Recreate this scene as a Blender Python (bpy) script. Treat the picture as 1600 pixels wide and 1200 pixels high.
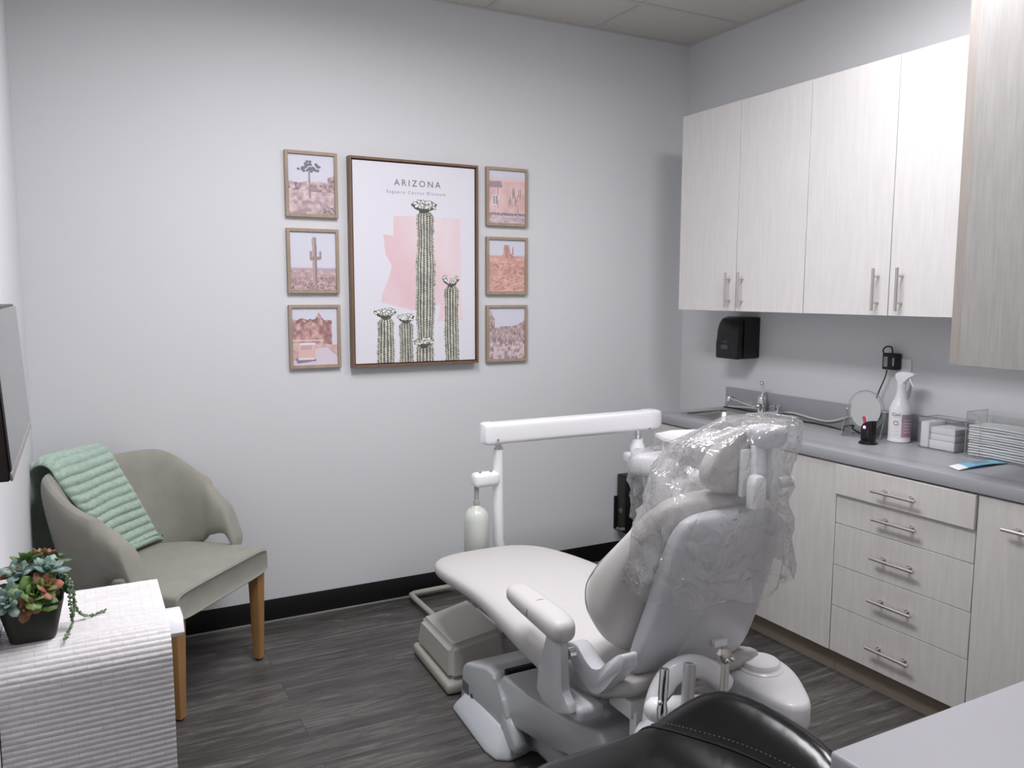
import bpy, bmesh, math, random
import numpy as np
from mathutils import Vector, Matrix, noise

for o in list(bpy.data.objects): bpy.data.objects.remove(o)
scene = bpy.context.scene
COL = scene.collection
PI = math.pi
random.seed(7)

# ------------------------------------------------------------------ camera
cam_d = bpy.data.cameras.new('camera')
cam_d.sensor_width = 36.0
cam_d.lens = 1276.98 * 36.0 / 1600.0
cam_d.clip_start = 0.02
cam = bpy.data.objects.new('camera', cam_d)
COL.objects.link(cam)
yaw, pitch, roll = math.radians(27.9095), math.radians(-6.3774), math.radians(0.1366)
fw = Vector((math.sin(yaw)*math.cos(pitch), math.cos(yaw)*math.cos(pitch), math.sin(pitch)))
rt0 = Vector((math.cos(yaw), -math.sin(yaw), 0)); up0 = rt0.cross(fw)
rt = rt0*math.cos(roll) + up0*math.sin(roll)
up = -rt0*math.sin(roll) + up0*math.cos(roll)
m = Matrix((rt, up, -fw)).transposed().to_4x4()
m.translation = Vector((-3.01195, -3.63453, 1.47271))
cam.matrix_world = m
scene.camera = cam

# ------------------------------------------------------------------ world, exposure
w = bpy.data.worlds.new('world'); scene.world = w; w.use_nodes = True
bg = w.node_tree.nodes['Background']
bg.inputs[0].default_value = (0.86, 0.88, 1.0, 1); bg.inputs[1].default_value = 0.6
vs = scene.view_settings
vs.view_transform = 'Standard'; vs.look = 'None'; vs.gamma = 1.0; vs.exposure = 0.1
vs.use_curve_mapping = False
LIGHT_STRENGTH = 4.0      # visible glow of the diffusers
LAMP_W = (17.5, 33.5)     # square fitting near the cabinets, long fitting near the left wall
LIGHT_COLOR = (0.975, 0.955, 1.0, 1)

# ------------------------------------------------------------------ helpers
def s2l(c):
    return tuple(((x/12.92) if x <= 0.04045 else ((x+0.055)/1.055)**2.4) for x in c)
def rgb(r, g, b): return s2l((r/255, g/255, b/255))

def mat(name, col, rough=0.5, metal=0.0, coat=0.0, spec=0.5, trans=0.0, ior=1.45, emis=None, es=0, sheen=0, bump=None, var=None, alpha=1):
    """bump=(scale, strength, distance[, stretch xyz]); var=(scale, amount[, stretch xyz]) multiplies the colour by noise"""
    m = bpy.data.materials.new(name); m.use_nodes = True
    nt = m.node_tree; b = nt.nodes['Principled BSDF']
    b.inputs['Base Color'].default_value = (*col, 1)
    b.inputs['Roughness'].default_value = rough
    b.inputs['Metallic'].default_value = metal
    b.inputs['Coat Weight'].default_value = coat
    b.inputs['Specular IOR Level'].default_value = spec
    b.inputs['Transmission Weight'].default_value = trans
    b.inputs['IOR'].default_value = ior
    b.inputs['Sheen Weight'].default_value = sheen
    b.inputs['Alpha'].default_value = alpha
    if emis: b.inputs['Emission Color'].default_value = (*emis, 1); b.inputs['Emission Strength'].default_value = es
    if bump or var:
        tc = nt.nodes.new('ShaderNodeTexCoord')
    if bump:
        mp = nt.nodes.new('ShaderNodeMapping'); nt.links.new(tc.outputs['Object'], mp.inputs[0])
        if len(bump) > 3: mp.inputs['Scale'].default_value = bump[3]
        n = nt.nodes.new('ShaderNodeTexNoise'); n.inputs['Scale'].default_value = bump[0]; n.inputs['Detail'].default_value = 3
        nt.links.new(mp.outputs[0], n.inputs['Vector'])
        bp = nt.nodes.new('ShaderNodeBump'); bp.inputs['Strength'].default_value = bump[1]; bp.inputs['Distance'].default_value = bump[2]
        nt.links.new(n.outputs['Fac'], bp.inputs['Height']); nt.links.new(bp.outputs[0], b.inputs['Normal'])
    if var:
        mp = nt.nodes.new('ShaderNodeMapping'); nt.links.new(tc.outputs['Object'], mp.inputs[0])
        if len(var) > 2: mp.inputs['Scale'].default_value = var[2]
        n = nt.nodes.new('ShaderNodeTexNoise'); n.inputs['Scale'].default_value = var[0]; n.inputs['Detail'].default_value = 4
        nt.links.new(mp.outputs[0], n.inputs['Vector'])
        mr = nt.nodes.new('ShaderNodeMapRange'); mr.inputs[1].default_value = 0.3; mr.inputs[2].default_value = 0.7
        mr.inputs[3].default_value = 1-var[1]; mr.inputs[4].default_value = 1+var[1]
        nt.links.new(n.outputs['Fac'], mr.inputs[0])
        mx = nt.nodes.new('ShaderNodeMix'); mx.data_type = 'RGBA'; mx.blend_type = 'MULTIPLY'; mx.inputs['Factor'].default_value = 1
        mx.inputs['A'].default_value = (*col, 1); nt.links.new(mr.outputs[0], mx.inputs['B'])
        nt.links.new(mx.outputs['Result'], b.inputs['Base Color'])
    return m

def rootloc(p):
    v = Vector((0, 0, 0))
    while p is not None:
        v = v + p.location; p = p.parent
    return v

def obj(name, bm, material, parent=None, smooth=40, local=False, mods=None, base=None):
    """links bm (world coordinates) as one mesh object"""
    me = bpy.data.meshes.new(name)
    bmesh.ops.recalc_face_normals(bm, faces=bm.faces)
    if parent is not None and not local: off = rootloc(parent)
    elif parent is None and base is not None: off = Vector(base)
    elif parent is None and not local and len(bm.verts):
        xs = [v.co for v in bm.verts]
        off = Vector(((min(v.x for v in xs)+max(v.x for v in xs))/2, (min(v.y for v in xs)+max(v.y for v in xs))/2, min(v.z for v in xs)))
    else: off = Vector((0, 0, 0))
    if off.length: bmesh.ops.translate(bm, verts=bm.verts, vec=-off)
    bm.to_mesh(me); bm.free()
    mats = material if isinstance(material, (list, tuple)) else [material]
    for m_ in mats: me.materials.append(m_)
    o = bpy.data.objects.new(name, me); COL.objects.link(o)
    if parent is not None: o.parent = parent
    else: o.location = off
    if smooth:
        for p in me.polygons: p.use_smooth = True
        if smooth < 180: me.set_sharp_from_angle(angle=math.radians(smooth))
    if mods:
        for k, kw in mods:
            md = o.modifiers.new(k.lower(), k)
            for a, b in kw.items(): setattr(md, a, b)
    return o

def thing(name, label, cat, loc=(0, 0, 0), rotz=0, group=None):
    o = bpy.data.objects.new(name, None); COL.objects.link(o)
    o.empty_display_size = 0.05
    o.location = loc; o.rotation_euler = (0, 0, rotz)
    return tag(o, label, cat, group)
def tag(o, label, cat, group=None, kind=None):
    o['label'] = label; o['category'] = cat
    if group: o['group'] = group
    if kind: o['kind'] = kind
    return o
def struct(name, bm, m_, label=None, **k):
    o = obj(name, bm, m_, **k); o['kind'] = 'structure'
    if label: o['label'] = label
    return o
def dup(root, loc, label, group=None, rotz=None):
    r = root.copy(); COL.objects.link(r); r.location = loc; r['label'] = label
    if rotz is not None: r.rotation_euler = (0, 0, rotz)
    if group: r['group'] = group
    for ch in list(root.children):
        c = ch.copy(); COL.objects.link(c); c.parent = r
        for g in ch.children:
            d = g.copy(); COL.objects.link(d); d.parent = c
    return r

def B(): return bmesh.new()
def box(bm, x0, x1, y0, y1, z0, z1, bev=0, seg=2, mi=0):
    r = bmesh.ops.create_cube(bm, size=1)
    vs_ = r['verts']
    for v in vs_:
        v.co = Vector(((x0+x1)/2+v.co.x*(x1-x0), (y0+y1)/2+v.co.y*(y1-y0), (z0+z1)/2+v.co.z*(z1-z0)))
    fs = list({f for v in vs_ for f in v.link_faces})
    for f in fs: f.material_index = mi
    if bev:
        es = list({e for v in vs_ for e in v.link_edges})
        r2 = bmesh.ops.bevel(bm, geom=es, offset=bev, segments=seg, affect='EDGES', profile=0.5)
        for f in r2['faces']: f.material_index = mi
    return vs_
def prism(bm, pts, axis, a0, a1, bev=0, seg=2, mi=0):
    """polygon pts (2D) in the plane normal to axis, extruded a0..a1. axis x: pts=(y,z); y: (x,z); z: (x,y)"""
    def P(p, a):
        return {'x': (a, p[0], p[1]), 'y': (p[0], a, p[1]), 'z': (p[0], p[1], a)}[axis]
    v0 = [bm.verts.new(P(p, a0)) for p in pts]; v1 = [bm.verts.new(P(p, a1)) for p in pts]
    n = len(pts); fs = [bm.faces.new(v0), bm.faces.new(v1[::-1])]
    for i in range(n): fs.append(bm.faces.new((v0[i], v1[i], v1[(i+1) % n], v0[(i+1) % n])))
    for f in fs: f.material_index = mi
    if bev:
        es = list({e for f in fs for e in f.edges})
        r2 = bmesh.ops.bevel(bm, geom=es, offset=bev, segments=seg, affect='EDGES', profile=0.5, clamp_overlap=True)
        for f in r2['faces']: f.material_index = mi
def frame_at(t, prev=None):
    t = t.normalized()
    if prev is None:
        a = Vector((0, 0, 1)) if abs(t.z) < 0.9 else Vector((1, 0, 0))
        u = t.cross(a).normalized()
    else:
        u = (prev - t*prev.dot(t)).normalized()
    return u, t.cross(u).normalized()
def spline(pts, n=8, closed=False):
    P = [Vector(p) for p in pts]; out = []
    m_ = len(P); rng = range(m_ if closed else m_-1)
    for i in rng:
        if closed: p0, p1, p2, p3 = P[(i-1) % m_], P[i], P[(i+1) % m_], P[(i+2) % m_]
        else: p0, p1, p2, p3 = P[max(i-1, 0)], P[i], P[i+1], P[min(i+2, m_-1)]
        for k in range(n):
            t = k/n
            out.append(0.5*((2*p1)+(-p0+p2)*t+(2*p0-5*p1+4*p2-p3)*t*t+(-p0+3*p1-3*p2+p3)*t**3))
    if not closed: out.append(P[-1])
    return out
def tube(bm, pts, r, seg=12, sp=0, caps=True, rs=None, mi=0):
    if sp: pts = spline(pts, sp)
    pts = [Vector(p) for p in pts]; n = len(pts); u = None; rings = []
    for i, p in enumerate(pts):
        t = pts[min(i+1, n-1)] - pts[max(i-1, 0)]
        u, v = frame_at(t, u)
        if rs is None: rr = r
        elif callable(rs): rr = rs(i/(n-1))
        else: rr = rs[i]
        rings.append([bm.verts.new(p+u*math.cos(2*PI*k/seg)*rr+v*math.sin(2*PI*k/seg)*rr) for k in range(seg)])
    skin(bm, rings, caps, mi=mi)
def skin(bm, rings, caps=True, closed=True, mi=0):
    seg = len(rings[0])
    for a, b in zip(rings, rings[1:]):
        for k in range(seg if closed else seg-1):
            f = bm.faces.new((a[k], a[(k+1) % seg], b[(k+1) % seg], b[k])); f.material_index = mi
    if caps and closed:
        f = bm.faces.new(rings[0][::-1]); f.material_index = mi
        f = bm.faces.new(rings[-1]); f.material_index = mi
def loft(bm, secs, seg=32, caps=True, mi=0):
    """secs: (center, U vector, V vector, exponent): superellipse rings"""
    rings = []
    for c, U, V, e in secs:
        c, U, V = Vector(c), Vector(U), Vector(V); r = []
        for k in range(seg):
            a = 2*PI*k/seg; ca, sa = math.cos(a), math.sin(a)
            r.append(bm.verts.new(c+U*math.copysign(abs(ca)**(2/e), ca)+V*math.copysign(abs(sa)**(2/e), sa)))
        rings.append(r)
    skin(bm, rings, caps, mi=mi)
def lathe(bm, prof, c=(0, 0, 0), seg=24, axis=None, mi=0):
    """prof: (r, h) from bottom up"""
    c = Vector(c); ax = Vector(axis).normalized() if axis else Vector((0, 0, 1))
    u, v = frame_at(ax); rings = []
    for r, h in prof:
        r = max(r, 1e-5)
        rings.append([bm.verts.new(c+ax*h+u*math.cos(2*PI*k/seg)*r+v*math.sin(2*PI*k/seg)*r) for k in range(seg)])
    skin(bm, rings, True, mi=mi)
def cyl(bm, a, b, r, seg=16, mi=0):
    a, b = Vector(a), Vector(b); lathe(bm, [(r, 0), (r, (b-a).length)], a, seg, b-a, mi=mi)
def ball(bm, c, r, sx=1, sy=1, sz=1, mi=0, u=16, v=10):
    rr = bmesh.ops.create_uvsphere(bm, u_segments=u, v_segments=v, radius=1)
    for q in rr['verts']: q.co = Vector((c[0]+q.co.x*r*sx, c[1]+q.co.y*r*sy, c[2]+q.co.z*r*sz))
    for f in {f for q in rr['verts'] for f in q.link_faces}: f.material_index = mi
def text_mesh(body, size, thick=0.0004, spacing=1.0, align='CENTER'):
    cu = bpy.data.curves.new('lettering', 'FONT'); cu.body = body; cu.size = size; cu.extrude = thick/2
    cu.space_character = spacing; cu.align_x = align; cu.align_y = 'CENTER'; cu.resolution_u = 3
    o = bpy.data.objects.new('lettering', cu); COL.objects.link(o)
    dg = bpy.context.evaluated_depsgraph_get(); dg.update()
    me = bpy.data.meshes.new_from_object(o.evaluated_get(dg))
    bpy.data.objects.remove(o); bpy.data.curves.remove(cu)
    return me
def add_text(bm, body, size, origin, right, upv, spacing=1.0, thick=0.0006, align='CENTER'):
    me = text_mesh(body, size, thick, spacing, align)
    right, upv = Vector(right).normalized(), Vector(upv).normalized(); nn = right.cross(upv)
    M_ = Matrix((right, upv, nn)).transposed().to_4x4(); M_.translation = Vector(origin)
    me.transform(M_); bm.from_mesh(me); bpy.data.meshes.remove(me)

SUB = lambda lv=1: [('SUBSURF', dict(levels=lv, render_levels=lv))]

# ------------------------------------------------------------------ materials
M_wall = mat('wall_paint', (0.69, 0.70, 0.715), 0.75, bump=(180, 0.08, 0.002))
M_ceil = mat('ceiling_tile', (0.62, 0.60, 0.56), 0.9, bump=(300, 0.35, 0.003), var=(90, 0.05))
M_grid = mat('ceiling_grid', (0.56, 0.545, 0.52), 0.5)
M_black = mat('baseboard_rubber', (0.004, 0.004, 0.0045), 0.55)
M_white = mat('white_plastic', (0.87, 0.87, 0.885), 0.28, coat=0.2)
M_shell = mat('shell_plastic', (0.62, 0.62, 0.65), 0.33, coat=0.15)
M_base = mat('base_plastic', (0.50, 0.52, 0.53), 0.35, coat=0.15)
M_uph = mat('ivory_vinyl', (0.57, 0.555, 0.54), 0.42, bump=(400, 0.08, 0.001))
M_uph2 = mat('ivory_vinyl_dark', (0.54, 0.525, 0.50), 0.42, bump=(400, 0.08, 0.001))
M_beige = mat('beige_rubber', (0.40, 0.38, 0.335), 0.5)
M_greyp = mat('grey_beige_plastic', (0.47, 0.46, 0.42), 0.4)
M_steel = mat('brushed_steel', (0.62, 0.58, 0.55), 0.42, metal=1)
M_chrome = mat('chrome', (0.75, 0.75, 0.77), 0.12, metal=1)
M_sink = mat('sink_steel', (0.50, 0.49, 0.46), 0.33, metal=1)
M_blackp = mat('black_plastic', (0.006, 0.006, 0.007), 0.25)
M_blackm = mat('black_matte', (0.008, 0.008, 0.009), 0.5)
M_counter = mat('grey_laminate', (0.35, 0.355, 0.375), 0.38, var=(500, 0.05))
M_counter2 = mat('pale_laminate', (0.38, 0.375, 0.40), 0.4, var=(500, 0.03))
M_leather = mat('black_leather', (0.004, 0.004, 0.004), 0.19, spec=0.5, bump=(9, 0.15, 0.01))
M_fabric = mat('sage_grey_fabric', (0.30, 0.295, 0.25), 0.85, sheen=0.25, bump=(500, 0.25, 0.002), var=(14, 0.06))
M_oak = mat('oak_leg', (0.38, 0.20, 0.075), 0.45, var=(30, 0.15, (1, 1, 0.1)))
M_throw = mat('mint_plush', (0.40, 0.53, 0.44), 0.95, sheen=0.5, bump=(260, 0.6, 0.004), var=(60, 0.12))
M_pot = mat('dark_pot', (0.022, 0.024, 0.018), 0.55)
M_frameL = mat('light_oak_frame', (0.37, 0.29, 0.215), 0.5, var=(40, 0.1, (1, 1, 0.2)))
M_frameB = mat('walnut_frame', (0.19, 0.115, 0.070), 0.45, var=(40, 0.15, (1, 1, 0.2)))
M_gauze = mat('white_gauze', (0.86, 0.86, 0.87), 0.9, bump=(200, 0.2, 0.002))
M_paper = mat('white_paper', (0.86, 0.86, 0.86), 0.8)
M_grout = mat('dark_gap', (0.02, 0.02, 0.02), 0.8)
M_toe = mat('toe_kick', (0.23, 0.19, 0.145), 0.55)
M_ink = mat('grey_ink', (0.16, 0.155, 0.18), 0.7)
M_inkL = mat('pale_grey_ink', (0.33, 0.32, 0.37), 0.7)
M_diff = mat('light_diffuser', (0.9, 0.9, 0.9), 0.5, emis=LIGHT_COLOR[:3], es=LIGHT_STRENGTH)
M_door = mat('door_paint', (0.62, 0.62, 0.62), 0.5)
M_cablew = mat('white_cable', (0.62, 0.61, 0.58), 0.5)

def wood_laminate(name, c1, c2, rough=0.42, coat=0.0):
    m = bpy.data.materials.new(name); m.use_nodes = True; nt = m.node_tree; b = nt.nodes['Principled BSDF']
    b.inputs['Roughness'].default_value = rough; b.inputs['Coat Weight'].default_value = coat; b.inputs['Coat Roughness'].default_value = 0.3
    tc = nt.nodes.new('ShaderNodeTexCoord'); geo = nt.nodes.new('ShaderNodeNewGeometry')
    mp = nt.nodes.new('ShaderNodeMapping'); mp.inputs['Scale'].default_value = (1, 1, 0.018)
    nt.links.new(geo.outputs['Position'], mp.inputs[0])
    n = nt.nodes.new('ShaderNodeTexNoise'); n.inputs['Scale'].default_value = 260; n.inputs['Detail'].default_value = 2
    mp2 = nt.nodes.new('ShaderNodeMapping'); mp2.inputs['Scale'].default_value = (1, 1, 0.15)
    nt.links.new(geo.outputs['Position'], mp2.inputs[0])
    n2 = nt.nodes.new('ShaderNodeTexNoise'); n2.inputs['Scale'].default_value = 45; n2.inputs['Detail'].default_value = 3
    nt.links.new(mp.outputs[0], n.inputs['Vector']); nt.links.new(mp2.outputs[0], n2.inputs['Vector'])
    ad = nt.nodes.new('ShaderNodeMath'); ad.operation = 'ADD'
    nt.links.new(n.outputs['Fac'], ad.inputs[0]); nt.links.new(n2.outputs['Fac'], ad.inputs[1])
    cr = nt.nodes.new('ShaderNodeValToRGB'); cr.color_ramp.elements[0].position = 0.40; cr.color_ramp.elements[1].position = 0.60
    cr.color_ramp.elements[0].color = (*c1, 1); cr.color_ramp.elements[1].color = (*c2, 1)
    hf = nt.nodes.new('ShaderNodeMath'); hf.operation = 'MULTIPLY'; hf.inputs[1].default_value = 0.5
    nt.links.new(ad.outputs[0], hf.inputs[0]); nt.links.new(hf.outputs[0], cr.inputs[0])
    nt.links.new(cr.outputs[0], b.inputs['Base Color'])
    return m
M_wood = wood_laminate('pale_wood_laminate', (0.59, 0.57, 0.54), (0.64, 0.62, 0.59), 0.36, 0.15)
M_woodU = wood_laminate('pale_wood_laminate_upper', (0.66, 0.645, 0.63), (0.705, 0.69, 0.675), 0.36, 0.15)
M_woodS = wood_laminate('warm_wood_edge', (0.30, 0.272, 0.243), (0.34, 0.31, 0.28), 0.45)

def floor_mat():
    m = bpy.data.materials.new('vinyl_plank_floor'); m.use_nodes = True; nt = m.node_tree; b = nt.nodes['Principled BSDF']
    L = nt.links.new
    geo = nt.nodes.new('ShaderNodeNewGeometry')
    br = nt.nodes.new('ShaderNodeTexBrick'); br.inputs['Scale'].default_value = 1
    br.inputs['Brick Width'].default_value = 1.2; br.inputs['Row Height'].default_value = 0.152
    br.inputs['Mortar Size'].default_value = 0.0012; br.offset = 0.37; br.inputs['Mortar Smooth'].default_value = 0
    br.inputs['Color1'].default_value = (0, 0, 0, 1); br.inputs['Color2'].default_value = (1, 1, 1, 1)
    br.inputs['Mortar'].default_value = (0.4, 0.4, 0.4, 1)
    L(geo.outputs['Position'], br.inputs['Vector'])
    # per-plank offset of the grain
    ms = nt.nodes.new('ShaderNodeVectorMath'); ms.operation = 'MULTIPLY_ADD'
    ms.inputs[1].default_value = (7, 13, 5); L(br.outputs['Color'], ms.inputs[0]); L(geo.outputs['Position'], ms.inputs[2])
    mp = nt.nodes.new('ShaderNodeMapping'); mp.inputs['Scale'].default_value = (1.1, 9, 1); L(ms.outputs[0], mp.inputs[0])
    n = nt.nodes.new('ShaderNodeTexNoise'); n.inputs['Scale'].default_value = 3.2; n.inputs['Detail'].default_value = 9; n.inputs['Roughness'].default_value = 0.68
    n.inputs['Distortion'].default_value = 0.9; L(mp.outputs[0], n.inputs['Vector'])
    cr = nt.nodes.new('ShaderNodeValToRGB'); e = cr.color_ramp.elements
    e[0].position = 0.30; e[0].color = (*rgb(50, 49, 47), 1); e[1].position = 0.74; e[1].color = (*rgb(122, 119, 114), 1)
    k = e.new(0.52); k.color = (*rgb(80, 78, 75), 1)
    L(n.outputs['Fac'], cr.inputs[0])
    mx = nt.nodes.new('ShaderNodeMix'); mx.data_type = 'RGBA'; mx.blend_type = 'MULTIPLY'; mx.inputs['Factor'].default_value = 1
    mr = nt.nodes.new('ShaderNodeMapRange'); mr.inputs[3].default_value = 0.78; mr.inputs[4].default_value = 1.12
    L(br.outputs['Color'], mr.inputs[0]); L(cr.outputs[0], mx.inputs['A']); L(mr.outputs[0], mx.inputs['B'])
    mx2 = nt.nodes.new('ShaderNodeMix'); mx2.data_type = 'RGBA'; mx2.inputs['B'].default_value = (0.03, 0.03, 0.03, 1)
    L(br.outputs['Fac'], mx2.inputs['Factor']); L(mx.outputs['Result'], mx2.inputs['A'])
    L(mx2.outputs['Result'], b.inputs['Base Color'])
    b.inputs['Roughness'].default_value = 0.42
    bp = nt.nodes.new('ShaderNodeBump'); bp.inputs['Strength'].default_value = 0.25; bp.inputs['Distance'].default_value = 0.002
    L(n.outputs['Fac'], bp.inputs['Height']); L(bp.outputs[0], b.inputs['Normal'])
    return m
M_floor = floor_mat()

def clear_mat(name, tint=(1, 1, 1), alpha=0.12, rough=0.05, gloss=0.25, body=(0.9, 0.9, 0.92), bump=None, gmin=0.0):
    """thin clear sheet: see-through + sharp reflections + a little milky body"""
    m = bpy.data.materials.new(name); m.use_nodes = True; nt = m.node_tree; L = nt.links.new
    nt.nodes.remove(nt.nodes['Principled BSDF']); out = nt.nodes['Material Output']
    tr = nt.nodes.new('ShaderNodeBsdfTransparent'); tr.inputs[0].default_value = (*tint, 1)
    df0 = nt.nodes.new('ShaderNodeBsdfDiffuse'); df0.inputs[0].default_value = (*body, 1)
    tl = nt.nodes.new('ShaderNodeBsdfTranslucent'); tl.inputs[0].default_value = (*body, 1)
    df = nt.nodes.new('ShaderNodeMixShader'); df.inputs[0].default_value = 0.5; L(df0.outputs[0], df.inputs[1]); L(tl.outputs[0], df.inputs[2])
    gl = nt.nodes.new('ShaderNodeBsdfGlossy'); gl.inputs['Roughness'].default_value = rough
    m1 = nt.nodes.new('ShaderNodeMixShader'); m1.inputs[0].default_value = alpha; L(tr.outputs[0], m1.inputs[1]); L(df.outputs[0], m1.inputs[2])
    fr = nt.nodes.new('ShaderNodeFresnel'); fr.inputs[0].default_value = 1.5
    ml = nt.nodes.new('ShaderNodeMapRange'); ml.inputs[1].default_value = 0.0; ml.inputs[2].default_value = 0.5; ml.inputs[3].default_value = gmin; ml.inputs[4].default_value = gloss
    L(fr.outputs[0], ml.inputs[0])
    m2 = nt.nodes.new('ShaderNodeMixShader'); L(ml.outputs[0], m2.inputs[0]); L(m1.outputs[0], m2.inputs[1]); L(gl.outputs[0], m2.inputs[2])
    L(m2.outputs[0], out.inputs[0])
    if bump:
        geo = nt.nodes.new('ShaderNodeNewGeometry')
        n = nt.nodes.new('ShaderNodeTexNoise'); n.inputs['Scale'].default_value = bump[0]; n.inputs['Detail'].default_value = 3; n.inputs['Distortion'].default_value = 1.2
        L(geo.outputs['Position'], n.inputs['Vector'])
        bp = nt.nodes.new('ShaderNodeBump'); bp.inputs['Strength'].default_value = bump[1]; bp.inputs['Distance'].default_value = bump[2]
        L(n.outputs['Fac'], bp.inputs['Height']); L(bp.outputs[0], gl.inputs['Normal']); L(bp.outputs[0], fr.inputs['Normal'])
    return m
M_film = clear_mat('clear_film', alpha=0.17, rough=0.07, gloss=0.55, bump=(15, 0.9, 0.03), gmin=0.07)
M_acry = clear_mat('clear_acrylic', tint=(0.985, 0.99, 0.99), alpha=0.03, rough=0.03, gloss=0.28)
M_acrye = mat('acrylic_edge', (0.45, 0.46, 0.47), 0.15, alpha=0.6)

# ------------------------------------------------------------------ room shell
XL, YF, H = -3.192, -3.52, 2.805
bm = B(); box(bm, XL-0.3, 0.12, -5.2, 0.12, -0.1, 0); struct('floor', bm, M_floor, 'dark grey wood-look vinyl plank floor')
bm = B(); box(bm, XL-0.3, 0.12, 0, 0.12, 0, H+0.15); struct('wall_back', bm, M_wall, 'pale grey painted back wall')
bm = B(); box(bm, 0, 0.12, YF-0.12, 0, 0, H+0.15); struct('wall_right', bm, M_wall, 'pale grey painted wall behind the cabinets')
bm = B(); box(bm, XL-0.12, XL, -5.2, 0, 0, H+0.15); struct('wall_left', bm, M_wall, 'pale grey painted wall at the left')
DX0, DX1, DH = -3.14, -2.20, 2.1      # doorway the picture is taken from
bm = B(); box(bm, DX1, 0.0, YF-0.12, YF, 0, H); box(bm, XL, DX1, YF-0.12, YF, DH, H); struct('wall_front', bm, M_wall, 'wall with the doorway behind the viewer')
bm = B(); box(bm, DX1-0.03, DX1+0.05, YF, YF+0.02, 0, DH+0.05, 0.004); box(bm, XL+0.01, DX1-0.03, YF, YF+0.02, DH, DH+0.06, 0.004)
struct('trim_1', bm, M_door, 'painted casing of the doorway')
bm = B(); box(bm, XL-0.12, 0.12, YF-0.12-1.6, YF-0.12-1.5, 0, H); struct('wall_corridor', bm, M_wall, 'corridor wall outside the doorway')
bm = B()
TY, TX = [0.0], [0.0]
while TX[-1] > XL: TX.append(-0.6198 if len(TX) == 1 else TX[-1]-0.6096)
TY.append(-0.4132)
while TY[-1] > YF: TY.append(TY[-1]-0.6096)
# lay-in troffer cells (index of x cell, y cell)
TROFF = [(1, 3), (3, 2), (3, 3)]
for i in range(len(TX)-1):
    for j in range(len(TY)-1):
        if (i, j) in TROFF: continue
        x0, x1 = max(TX[i+1], XL), TX[i]; y0, y1 = max(TY[j+1], YF), TY[j]
        box(bm, x0+0.008, x1-0.008, y0+0.008, y1-0.008, H+0.004, H+0.02, 0.003, 1)
struct('ceiling', bm, M_ceil, 'suspended ceiling of beige-white tiles')
bm = B()
for x in TX[1:-1]: box(bm, x-0.0115, x+0.0115, YF, 0, H-0.001, H+0.03)
for y in TY[1:-1]: box(bm, XL, 0, y-0.0115, y+0.0115, H-0.0012, H+0.03)
box(bm, XL, 0, -0.02, 0, H-0.0015, H+0.03); box(bm, -0.02, 0, YF, 0, H-0.0016, H+0.03); box(bm, XL, XL+0.02, YF, 0, H-0.0017, H+0.03)
struct('trim_2', bm, M_grid, 'metal grid of the suspended ceiling')
bm = B(); box(bm, XL-0.12, 0.12, YF-1.7, 0.12, H+0.16, H+0.2); struct('ceiling_slab', bm, M_wall)
def baseboard(name, x0, x1, y0, y1, label):
    bm = B(); box(bm, x0, x1, y0, y1, 0, 0.102, 0.002); struct(name, bm, M_black, label)
baseboard('baseboard_back', XL, 0, -0.008, 0, 'black rubber baseboard along the back wall')
baseboard('baseboard_left', XL, XL+0.008, YF, -0.008, 'black rubber baseboard along the left wall')
bm = B(); box(bm, XL+0.01, 0, -0.013, -0.008, 0, 0.006); struct('trim_3', bm, mat('sealant', (0.3, 0.3, 0.28), 0.5), 'thin sealant line under the black baseboard')

def troffer(i, j0, j1, label, power):
    x0, x1, y0, y1 = TX[i+1]+0.012, TX[i]-0.012, TY[j1+1]+0.012, TY[j0]-0.012
    t = thing('ceiling_light', label, 'light', ((x0+x1)/2, (y0+y1)/2, H), group='ceiling troffers')
    bm = B(); f = 0.025
    box(bm, x0, x1, y0, y0+f, H-0.002, H+0.06); box(bm, x0, x1, y1-f, y1, H-0.002, H+0.06)
    box(bm, x0, x0+f, y0+f, y1-f, H-0.002, H+0.06); box(bm, x1-f, x1, y0+f, y1-f, H-0.002, H+0.06)
    box(bm, x0, x1, y0, y1, H+0.06, H+0.07)
    obj('frame', bm, M_white, t)
    bm = B(); box(bm, x0+f, x1-f, y0+f, y1-f, H+0.004, H+0.008); obj('diffuser', bm, M_diff, t)
    ld = bpy.data.lights.new('tube_lamp', 'AREA'); ld.shape = 'RECTANGLE'; ld.size = x1-x0-2*f; ld.size_y = y1-y0-2*f
    ld.energy = power; ld.color = LIGHT_COLOR[:3]; ld.spread = math.radians(178 if j0 == j1 else 169)
    lo = bpy.data.objects.new('tube_lamp', ld); COL.objects.link(lo); lo.parent = t; lo.location = (0, 0, 0.002)
troffer(1, 3, 3, 'square fluorescent ceiling fitting nearer the wall cabinets', LAMP_W[0])
troffer(3, 2, 3, 'rectangular fluorescent ceiling troffer nearer the left wall', LAMP_W[1])

# ------------------------------------------------------------------ cabinets
def bar_pull_v(parent, x, y, z0, z1, r=0.006):
    bm = B(); cyl(bm, (x-0.032, y, z0), (x-0.032, y, z1), r, 12)
    for z in (z0+0.03, z1-0.03): cyl(bm, (x, y, z), (x-0.03, y, z), 0.0045, 10)
    return obj('handle', bm, M_steel, parent)
def bar_pull_h(parent, x, y0, y1, z, r=0.006):
    bm = B(); cyl(bm, (x-0.032, y0, z), (x-0.032, y1, z), r, 12)
    d = (y1-y0)*0.2
    for y in (y0+d, y1-d):
        cyl(bm, (x, y, z), (x-0.03, y, z), 0.0045, 10)
        cyl(bm, (x, y, z), (x-0.004, y, z), 0.009, 12)
    return obj('handle', bm, M_steel, parent)

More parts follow.
